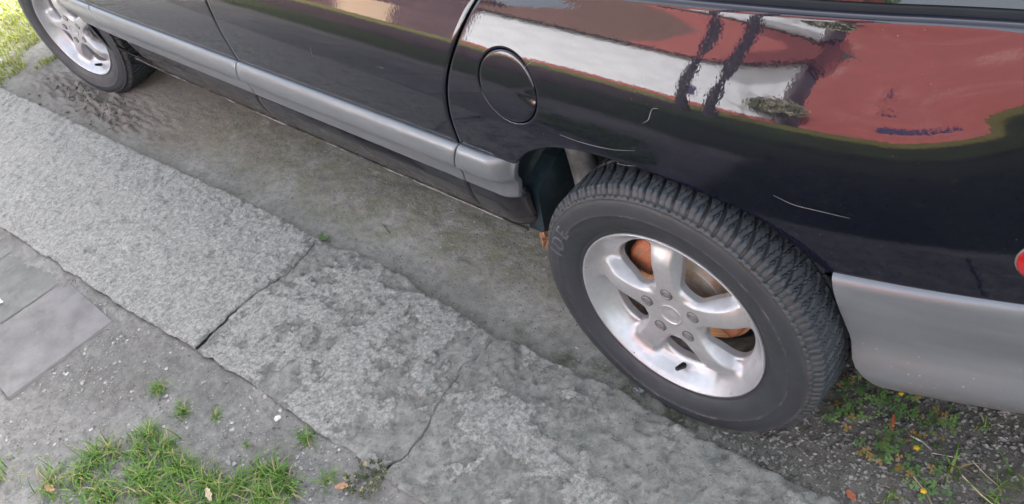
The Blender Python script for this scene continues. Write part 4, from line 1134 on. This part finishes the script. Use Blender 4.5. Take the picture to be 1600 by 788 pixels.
def stones(name, n, x0, x1, y0, y1, smin, smax, mat, mask=None, sink=.35):
    base = np.array([(1, 0, 0), (-1, 0, 0), (0, 1, 0), (0, -1, 0), (0, 0, 1), (0, 0, -1), (.7, .7, .5), (-.7, .7, -.3), (.7, -.7, .2), (-.7, -.7, .5)], float)
    faces = None
    bm = bmesh.new()
    for v in base: bm.verts.new(v)
    bmesh.ops.convex_hull(bm, input=bm.verts[:]); bm.verts.ensure_lookup_table(); bm.verts.index_update()
    base = np.array([tuple(v.co) for v in bm.verts]); faces = np.array([[v.index for v in f.verts] for f in bm.faces]); bm.free()
    x = rng.uniform(x0, x1, n); y = rng.uniform(y0, y1, n)
    if mask is not None:
        k = mask(x, y) > rng.random(n); x = x[k]; y = y[k]; n = len(x)
    s = smin + (smax - smin) * rng.random(n) ** 3.0
    sc = np.stack([s * rng.uniform(.7, 1.3, n), s * rng.uniform(.7, 1.3, n), s * rng.uniform(.4, .8, n)], -1)
    a = rng.uniform(0, 6.28, n); ca, sa = np.cos(a)[:, None], np.sin(a)[:, None]
    jit = rng.uniform(.75, 1.2, (n, len(base)))
    P = base[None] * jit[:, :, None] * sc[:, None, :]
    X_ = P[:, :, 0] * ca - P[:, :, 1] * sa + x[:, None]; Y_ = P[:, :, 0] * sa + P[:, :, 1] * ca + y[:, None]; Z_ = P[:, :, 2] + (ground_h(x, y) + s * sink)[:, None]
    V = np.stack([X_, Y_, Z_], -1).reshape(-1, 3); F = (faces[None] + (np.arange(n) * len(base))[:, None, None]).reshape(-1, faces.shape[1])
    o = mobj(name, V, F, mat, None, False); o['kind'] = 'stuff'; return o
off_kerb = lambda x, y: ((y > yo(x) + .004) | (y < yi(x) - .004)).astype(float) * (1 - ((x < -1.55) & (y < -.65)) * .93)
stones('gravel', 30000, -.05, 1.1, -.03, .7, .0009, .0055, simple('dark_grit', (0.155, 0.145, 0.13), 0.9, var=0.7, vs=60), lambda x, y: off_kerb(x, y) * sstep(-.05, .18, x) * (.15 + .85 * sstep(.4, .6, fbm(x, y, 9, 3, 3) + .12)))
stones('lane_grit', 26000, -3.0, .3, -.1, .5, .0007, .0030, M_STONE, lambda x, y: off_kerb(x, y) * (.2 + .8 * fbm(x, y, 8, 3, 6)))
stones('lane_pale_grit', 7000, -3.0, .3, -.1, .45, .0006, .0030, M_PALE, lambda x, y: off_kerb(x, y) * sstep(-.02, .25, y))
stones('dirt_pebbles', 6000, -1.9, -.3, -1.2, -.5, .0010, .0062, M_STONE, lambda x, y: off_kerb(x, y) * sstep(.35, .65, fbm(x, y, 6, 3, 9)))
stones('dirt_grit', 22000, -1.9, -.3, -1.2, -.5, .0006, .0026, M_STONE, off_kerb)
stones('pale_pebbles', 500, -1.9, -.3, -1.2, -.5, .0010, .0062, M_PALE, off_kerb)
stones('rut_clods', 1500, -3.7, -2.6, -.20, .10, .002, .010, simple('dark_soil_clod', (0.13, 0.105, 0.09), 0.95, var=0.6, vs=30), lambda x, y: off_kerb(x, y) * np.exp(-((x + 3.0) / .35) ** 2 - ((y + .03) / .08) ** 2))
def chips(pts, smin, smax, mat, name, labels, cat, group=None):
    for (x, y), lab in zip(pts, labels):
        mb = MB(); n = 7; s_ = random.uniform(smin, smax)
        top = [(s_ * random.uniform(.6, 1.2) * math.cos(6.283 * k / n), .6 * s_ * random.uniform(.6, 1.2) * math.sin(6.283 * k / n)) for k in range(n)]
        V = [(a, b, 0) for a, b in top] + [(a * .8, b * .8, s_ * .45) for a, b in top] + [(0, 0, s_ * .55)]
        F = [(k, (k + 1) % n, n + (k + 1) % n, n + k) for k in range(n)] + [(n + k, n + (k + 1) % n, 2 * n) for k in range(n)]
        mb.add(V, F); o = mb.obj(name, mat, None, True); o.location = (x, y, .012 if yi(x) < y < yo(x) else gh(x, y)); o.rotation_euler = (0, 0, random.uniform(0, 3))
        tag(o, lab, cat, group)
chips([(-.792, -.566)], .013, .013, M_WHITE, 'white_chip', ['white stone chip lying in dirt against the kerb edge'], 'stone')
chips([(-.875, -.545)], .010, .010, M_PALE, 'pale_stone', ['pale rounded stone at the kerb edge left of the white chip'], 'stone')
chips([(-.425, -.23), (-.62, -.25), (-.30, -.14), (-.52, -.36)], .0035, .005, M_WHITE, 'white_pebble', ['white pebble on the slab between the crack and the flaked patch', 'white speck of stone on the middle slab near its far edge', 'white pebble on the right slab near the tyre', 'white pebble on the middle slab beside the crack'], 'pebble', 'white pebbles on the kerb')
chips([(-.135, .335), (-.41, .10), (-.30, .02)], .006, .009, M_PALE, 'lane_pebble', ['pale pebble lying under the wheel arch', 'pale pebble in the dirt lane below the sill end', 'pale pebble in the dirt lane near the rear tyre'], 'pebble', 'pale pebbles in the lane')

def curled_leaf(name, x, y, ln, wd, mat, label, rot, z=None):
    nu, nv = 9, 5; V = []
    for i in range(nu):
        s_ = i / (nu - 1); w = wd * math.sin(math.pi * min(1, s_ * .92 + .06)) ** .8
        for j in range(nv):
            q = j / (nv - 1) * 2 - 1
            V.append(((s_ - .5) * ln, q * w * (1 + .25 * math.sin(i * 2.1 + j)), .25 * w * q * q + .1 * ln * (s_ - .5) ** 2 + .002))
    o = mobj(name, V, gridfaces(nu, nv), mat, None, True); o.location = (x, y, (gh(x, y) if z is None else z) + .002); o.rotation_euler = (.15, .1, rot)
    o.modifiers.new('thick', 'SOLIDIFY').thickness = .0005
    return tag(o, label, 'leaf')
curled_leaf('dry_leaf', -.487, -.592, .034, .007, M_DRY, 'tan curled dry leaf on the dark weed by the kerb crack', .9, .022)
curled_leaf('dry_leaf', -.735, -.795, .040, .007, simple('straw_leaf', (0.30, 0.25, 0.16), 0.7, var=.2, vs=90), 'pale straw-coloured dry leaf lying in the grass patch', -.3, .03)
curled_leaf('dry_leaf', -1.125, -1.035, .034, .008, M_DRY, 'brown dry leaf at the left bottom among grass', .3, .015)
curled_leaf('green_leaf', -.683, -.815, .040, .008, simple('fresh_leaf', (0.17, 0.33, 0.08), 0.5), 'broad light green leaf standing in the grass patch', 1.2, .035)
curled_leaf('orange_leaf', .392, .010, .026, .007, M_ORANGE, 'orange leaf flat on gravel at the bottom edge beside the kerb', -.4)
curled_leaf('orange_leaf', .392, .198, .032, .0035, M_ORANGE, 'narrow reddish orange leaf among the clover', -1.2, .02)
curled_leaf('white_flake', -2.018, -.842, .050, .010, M_WHITE, 'white chalky flake on the dark paving tile at the left edge', .5, .010)
# dried flower head by the tyre
V = []; F = []; T = []
mb = MB()
for k in range(16):
    a = random.uniform(0, 6.28); r = random.uniform(.005, .017)
    mb.tube([(0, 0, .003), (r * .5 * math.cos(a), r * .5 * math.sin(a), .008), (r * math.cos(a), r * math.sin(a), random.uniform(.004, .012))], [.0006, .0012, .0016], 5)
o = mb.obj('dried_flower', simple('ashy_flower', (0.33, 0.33, 0.34), 0.9), None, True); o.location = (-.090, -.008, gh(-.09, -.008)); tag(o, 'grey dried flower head on soil between the kerb and the rear tyre', 'dried flower')
for (pts, r, lab, mt) in (([(.432, .190, .012), (.455, .187, .016), (.476, .180, .014)], .0022, 'pale grey stiff twig lying across the clover', M_PALE),
                     ([(.478, .175, .01), (.50, .182, .012), (.525, .19, .012)], .0012, 'thin grey stalk right of the grey twig', M_PALE),
                     ([(.47, .105, .012), (.50, .085, .014), (.525, .062, .01)], .0011, 'straw stalk beside the yellow bud', M_STEM),
                     ([(.54, .15, .02), (.58, .128, .022), (.62, .12, .012), (.628, .10, .01)], .0013, 'bent dry stalk in the lower right corner', M_STEM),
                     ([(.545, .195, .015), (.575, .175, .02), (.60, .17, .012)], .001, 'fine brown stem behind the arching sprout', M_STEM)):
    mb = MB(); z0 = gh(pts[0][0], pts[0][1]); mb.tube([(a - pts[0][0], b - pts[0][1], c) for a, b, c in pts], r, 6)
    o = mb.obj('dry_stalk', mt, None, True); o.location = (pts[0][0], pts[0][1], z0); tag(o, lab, 'stalk')
mb = MB(); mb.tube([(0, 0, .002), (.03, -.012, .003), (.055, -.018, .002)], .0012, 5); o = mb.obj('thin_twig', simple('dark_twig', (0.06, 0.05, 0.04), 0.9), None, True); o.location = (-1.12, .085, gh(-1.12, .085)); tag(o, 'dark thin twig on the dirt lane below the rear door', 'twig')

# ------------------------------------------------------------------ what stands round about (seen mirrored in the paint; shades the lane)
def stucco(name, c):
    return simple(name, c, 0.9, var=0.08, vs=2, bump=0.3, bs=60)
M_WALLW = stucco('pale_stucco', (0.72, 0.75, 0.84))
def course_mat(name, a, b, c, sx, sz):
    m, nt, p = new_mat(name); t = NT(nt)
    n = t.noise(1.0, 6, 0.75, vec=t.scaled((sx, sx, sz)))
    k = t.mix(t.ramp(n, 0.35, 0.65), a, b)
    k = t.mix(t.ramp(t.noise(1.6, 6, 0.7, off=5), 0.55, 0.72, 0.0, 0.7), k, c)
    t.setin(p.inputs['Base Color'], k); p.inputs['Roughness'].default_value = 0.85
    return m
M_REDW = course_mat('red_brick', (0.42, 0.11, 0.095), (0.30, 0.085, 0.08), (0.60, 0.36, 0.34), 1.2, 9.0)
M_ROOF = course_mat('red_roof_tile', (0.42, 0.11, 0.085), (0.30, 0.08, 0.07), (0.30, 0.17, 0.13), 7.0, 1.5); M_BROWN = simple('brown_tile', (0.16, 0.085, 0.060), 0.8, var=0.3, vs=6); M_WIN = simple('violet_window', (0.05, 0.05, 0.12), 0.1)
M_TRUNK = simple('dark_bark', (0.022, 0.018, 0.022), 0.9, var=0.3, vs=12)
def windows(parent, xs_, zs_, y, w, h, face):
    for x in xs_:
        for z in zs_:
            mb = MB(); mb.box(x - w / 2, x + w / 2, y - .03, y + .03, z, z + h); f = mb.obj('window', M_WIN, parent)
            if face == 0: continue
            mb = MB(); mb.box(x - w / 2 - .06, x + w / 2 + .06, y + face * .032, y + face * .07, z - .06, z - .005); mb.obj('sill', M_WALLW, f)
# house behind the car that casts the shade
h = empty('shading_house', (3.0, 9.0, 0), 'grey rendered house standing behind the car, shading the lane', 'house')
mb = MB(); mb.box(-3.6, 10.0, 6.0, 12.0, -.03, 5.3); mb.obj('wall', stucco('grey_stucco', (0.60, 0.58, 0.54)), h)
mb = MB(); mb.add([(-3.7, 5.8, 5.3), (10.2, 5.8, 5.3), (10.2, 12.2, 5.3), (-3.7, 12.2, 5.3), (-3.7, 9.0, 7.1), (10.2, 9.0, 7.1)], [(0, 1, 5, 4), (3, 4, 5, 2), (0, 4, 3), (1, 2, 5), (0, 3, 2, 1)]); mb.obj('roof', M_BROWN, h)
windows(h, (-2.2, .6, 3.4, 6.2), (1.2, 3.6), 6.0, 1.1, 1.3, -1)
# white house with red roof across the lawn
h = empty('white_house', (-8.0, -12.0, 0), 'long pale rendered house with a red roof across the lawn, mirrored in the car paint', 'house')
mb = MB(); mb.box(-10.6, -1.9, -17.0, -10.4, -.03, 3.7); mb.obj('wall', M_WALLW, h)
for (x0, x1, mt) in ((-10.9, -6.9, M_BROWN), (-6.9, -1.7, M_ROOF)):
    mb = MB(); mb.add([(x0, -9.95, 3.62), (x1, -9.95, 3.62), (x1, -17.4, 3.62), (x0, -17.4, 3.62), (x0, -13.7, 6.4), (x1, -13.7, 6.4)], [(0, 4, 5, 1), (3, 2, 5, 4), (0, 3, 4), (1, 5, 2), (0, 1, 2, 3)]); mb.obj('roof', mt, h)
windows(h, (-4.75,), (.95,), -10.385, .55, .75, 1)
mb = MB(); mb.box(-10.6, -1.9, -10.40, -10.32, -.03, .28); mb.obj('plinth', M_REDW, h)
h = empty('brown_shed', (-18.0, -13.0, 0), 'low maroon brown timber shed with a beige door left of the pale house', 'shed')
mb = MB(); mb.box(-27.0, -10.9, -16.0, -10.8, -.03, 4.4); mb.obj('wall', simple('maroon_board', (0.085, 0.045, 0.05), 0.8, var=0.3, vs=3), h)
mb = MB(); mb.box(-27.2, -10.8, -16.2, -10.6, 4.4, 4.55); mb.obj('roof', M_BROWN, h)
mb = MB(); mb.box(-15.2, -13.3, -10.8, -10.72, 0.05, 2.3); mb.obj('door', simple('beige_board', (0.50, 0.36, 0.26), 0.7, var=0.1), h)
# red brick building towards the rear of the car
h = empty('brick_building', (1.0, -12.0, 0), 'low red brick building with violet windows, mirrored at the rear corner of the car', 'building')
mb = MB(); mb.box(-1.35, 2.9, -15.0, -10.9, -.03, 3.7); mb.obj('wall', M_REDW, h)
windows(h, (.75, 1.5, 2.3), (.8, 2.1), -10.885, .22, .5, 0)
# trees in the gap and dark trunks in front of the pale house
def tree(x, y, h_, r, crown, rad, label, seed, glint=0.0):
    rr = random.Random(seed)
    t_ = empty('tree', (x, y, 0), label, 'tree')
    mb = MB(); pts = [(x + .05 * math.sin(k * 1.3 + seed), y + .04 * math.cos(k + seed), -.03 + h_ * k / 8) for k in range(9)]
    mb.tube(pts, [r * (1 - .05 * k) for k in range(9)], 10); tk = mb.obj('trunk', M_TRUNK, t_, True)
    for k in range(5):
        a = k * 1.257 + seed; mb = MB(); z0 = h_ * (.75 + .05 * k)
        mb.tube([(x, y, z0), (x + rad * .4 * math.cos(a), y + rad * .4 * math.sin(a), z0 + .4), (x + rad * .7 * math.cos(a), y + rad * .7 * math.sin(a), z0 + 1.0)], [r * .5, r * .3, r * .12], 6); mb.obj('limb', M_TRUNK, tk, True)
    V = []; F = []; T = []
    for k in range(5200):
        while True:
            p = Vector((rr.uniform(-1, 1), rr.uniform(-1, 1), rr.uniform(-1, 1)))
            if p.length < 1 and vnoise(np.array(p.x * 2.2 + p.z * 2 + seed), np.array(p.y * 2.2 - p.z), 3) > .42: break
        c = Vector((x, y, crown)) + Vector((p.x * rad, p.y * rad, p.z * rad * .8)); s_ = .09
        d1 = Vector((rr.gauss(0, 1), rr.gauss(0, 1), rr.gauss(0, 1))).normalized() * s_; d2 = d1.cross(Vector((rr.gauss(0, 1), rr.gauss(0, 1), rr.gauss(0, 1)))).normalized() * s_ * .6
        b = len(V); V += [tuple(c - d1), tuple(c + d2), tuple(c + d1), tuple(c - d2)]; F.append((b, b + 1, b + 2, b + 3)); T += [(.97 if rr.random() < glint else rr.random() * .85)] * 4
    mobj('crown', V, F, M_LEAF, t_, False, attrs={'tone': T})
M_LEAF = blade_mat('tree_leaf', (0.05, 0.09, 0.02), (0.12, 0.18, 0.04), (0.75, 0.70, 0.58))  # the cream tone paints sky glints between leaves, on the shrub only
tree(-1.85, -9.9, .9, .06, 1.35, .80, 'bushy shrub with cream leaves painted as sky glints between the pale house and the brick building', 1, .38)
tree(5.2, -12.5, 2.4, .14, 3.6, 2.2, 'broad green tree right of the brick building', 6)
tree(-3.2, -18.5, 3.0, .16, 5.6, 2.2, 'tall green tree behind the pale house', 2)
tree(-2.35, -5.0, 5.2, .125, 6.9, 1.3, 'slender dark-trunked tree on the lawn, left of the pair', 3)
tree(-1.80, -5.0, 5.2, .125, 7.1, 1.3, 'slender dark-trunked tree on the lawn, right of the pair', 4)
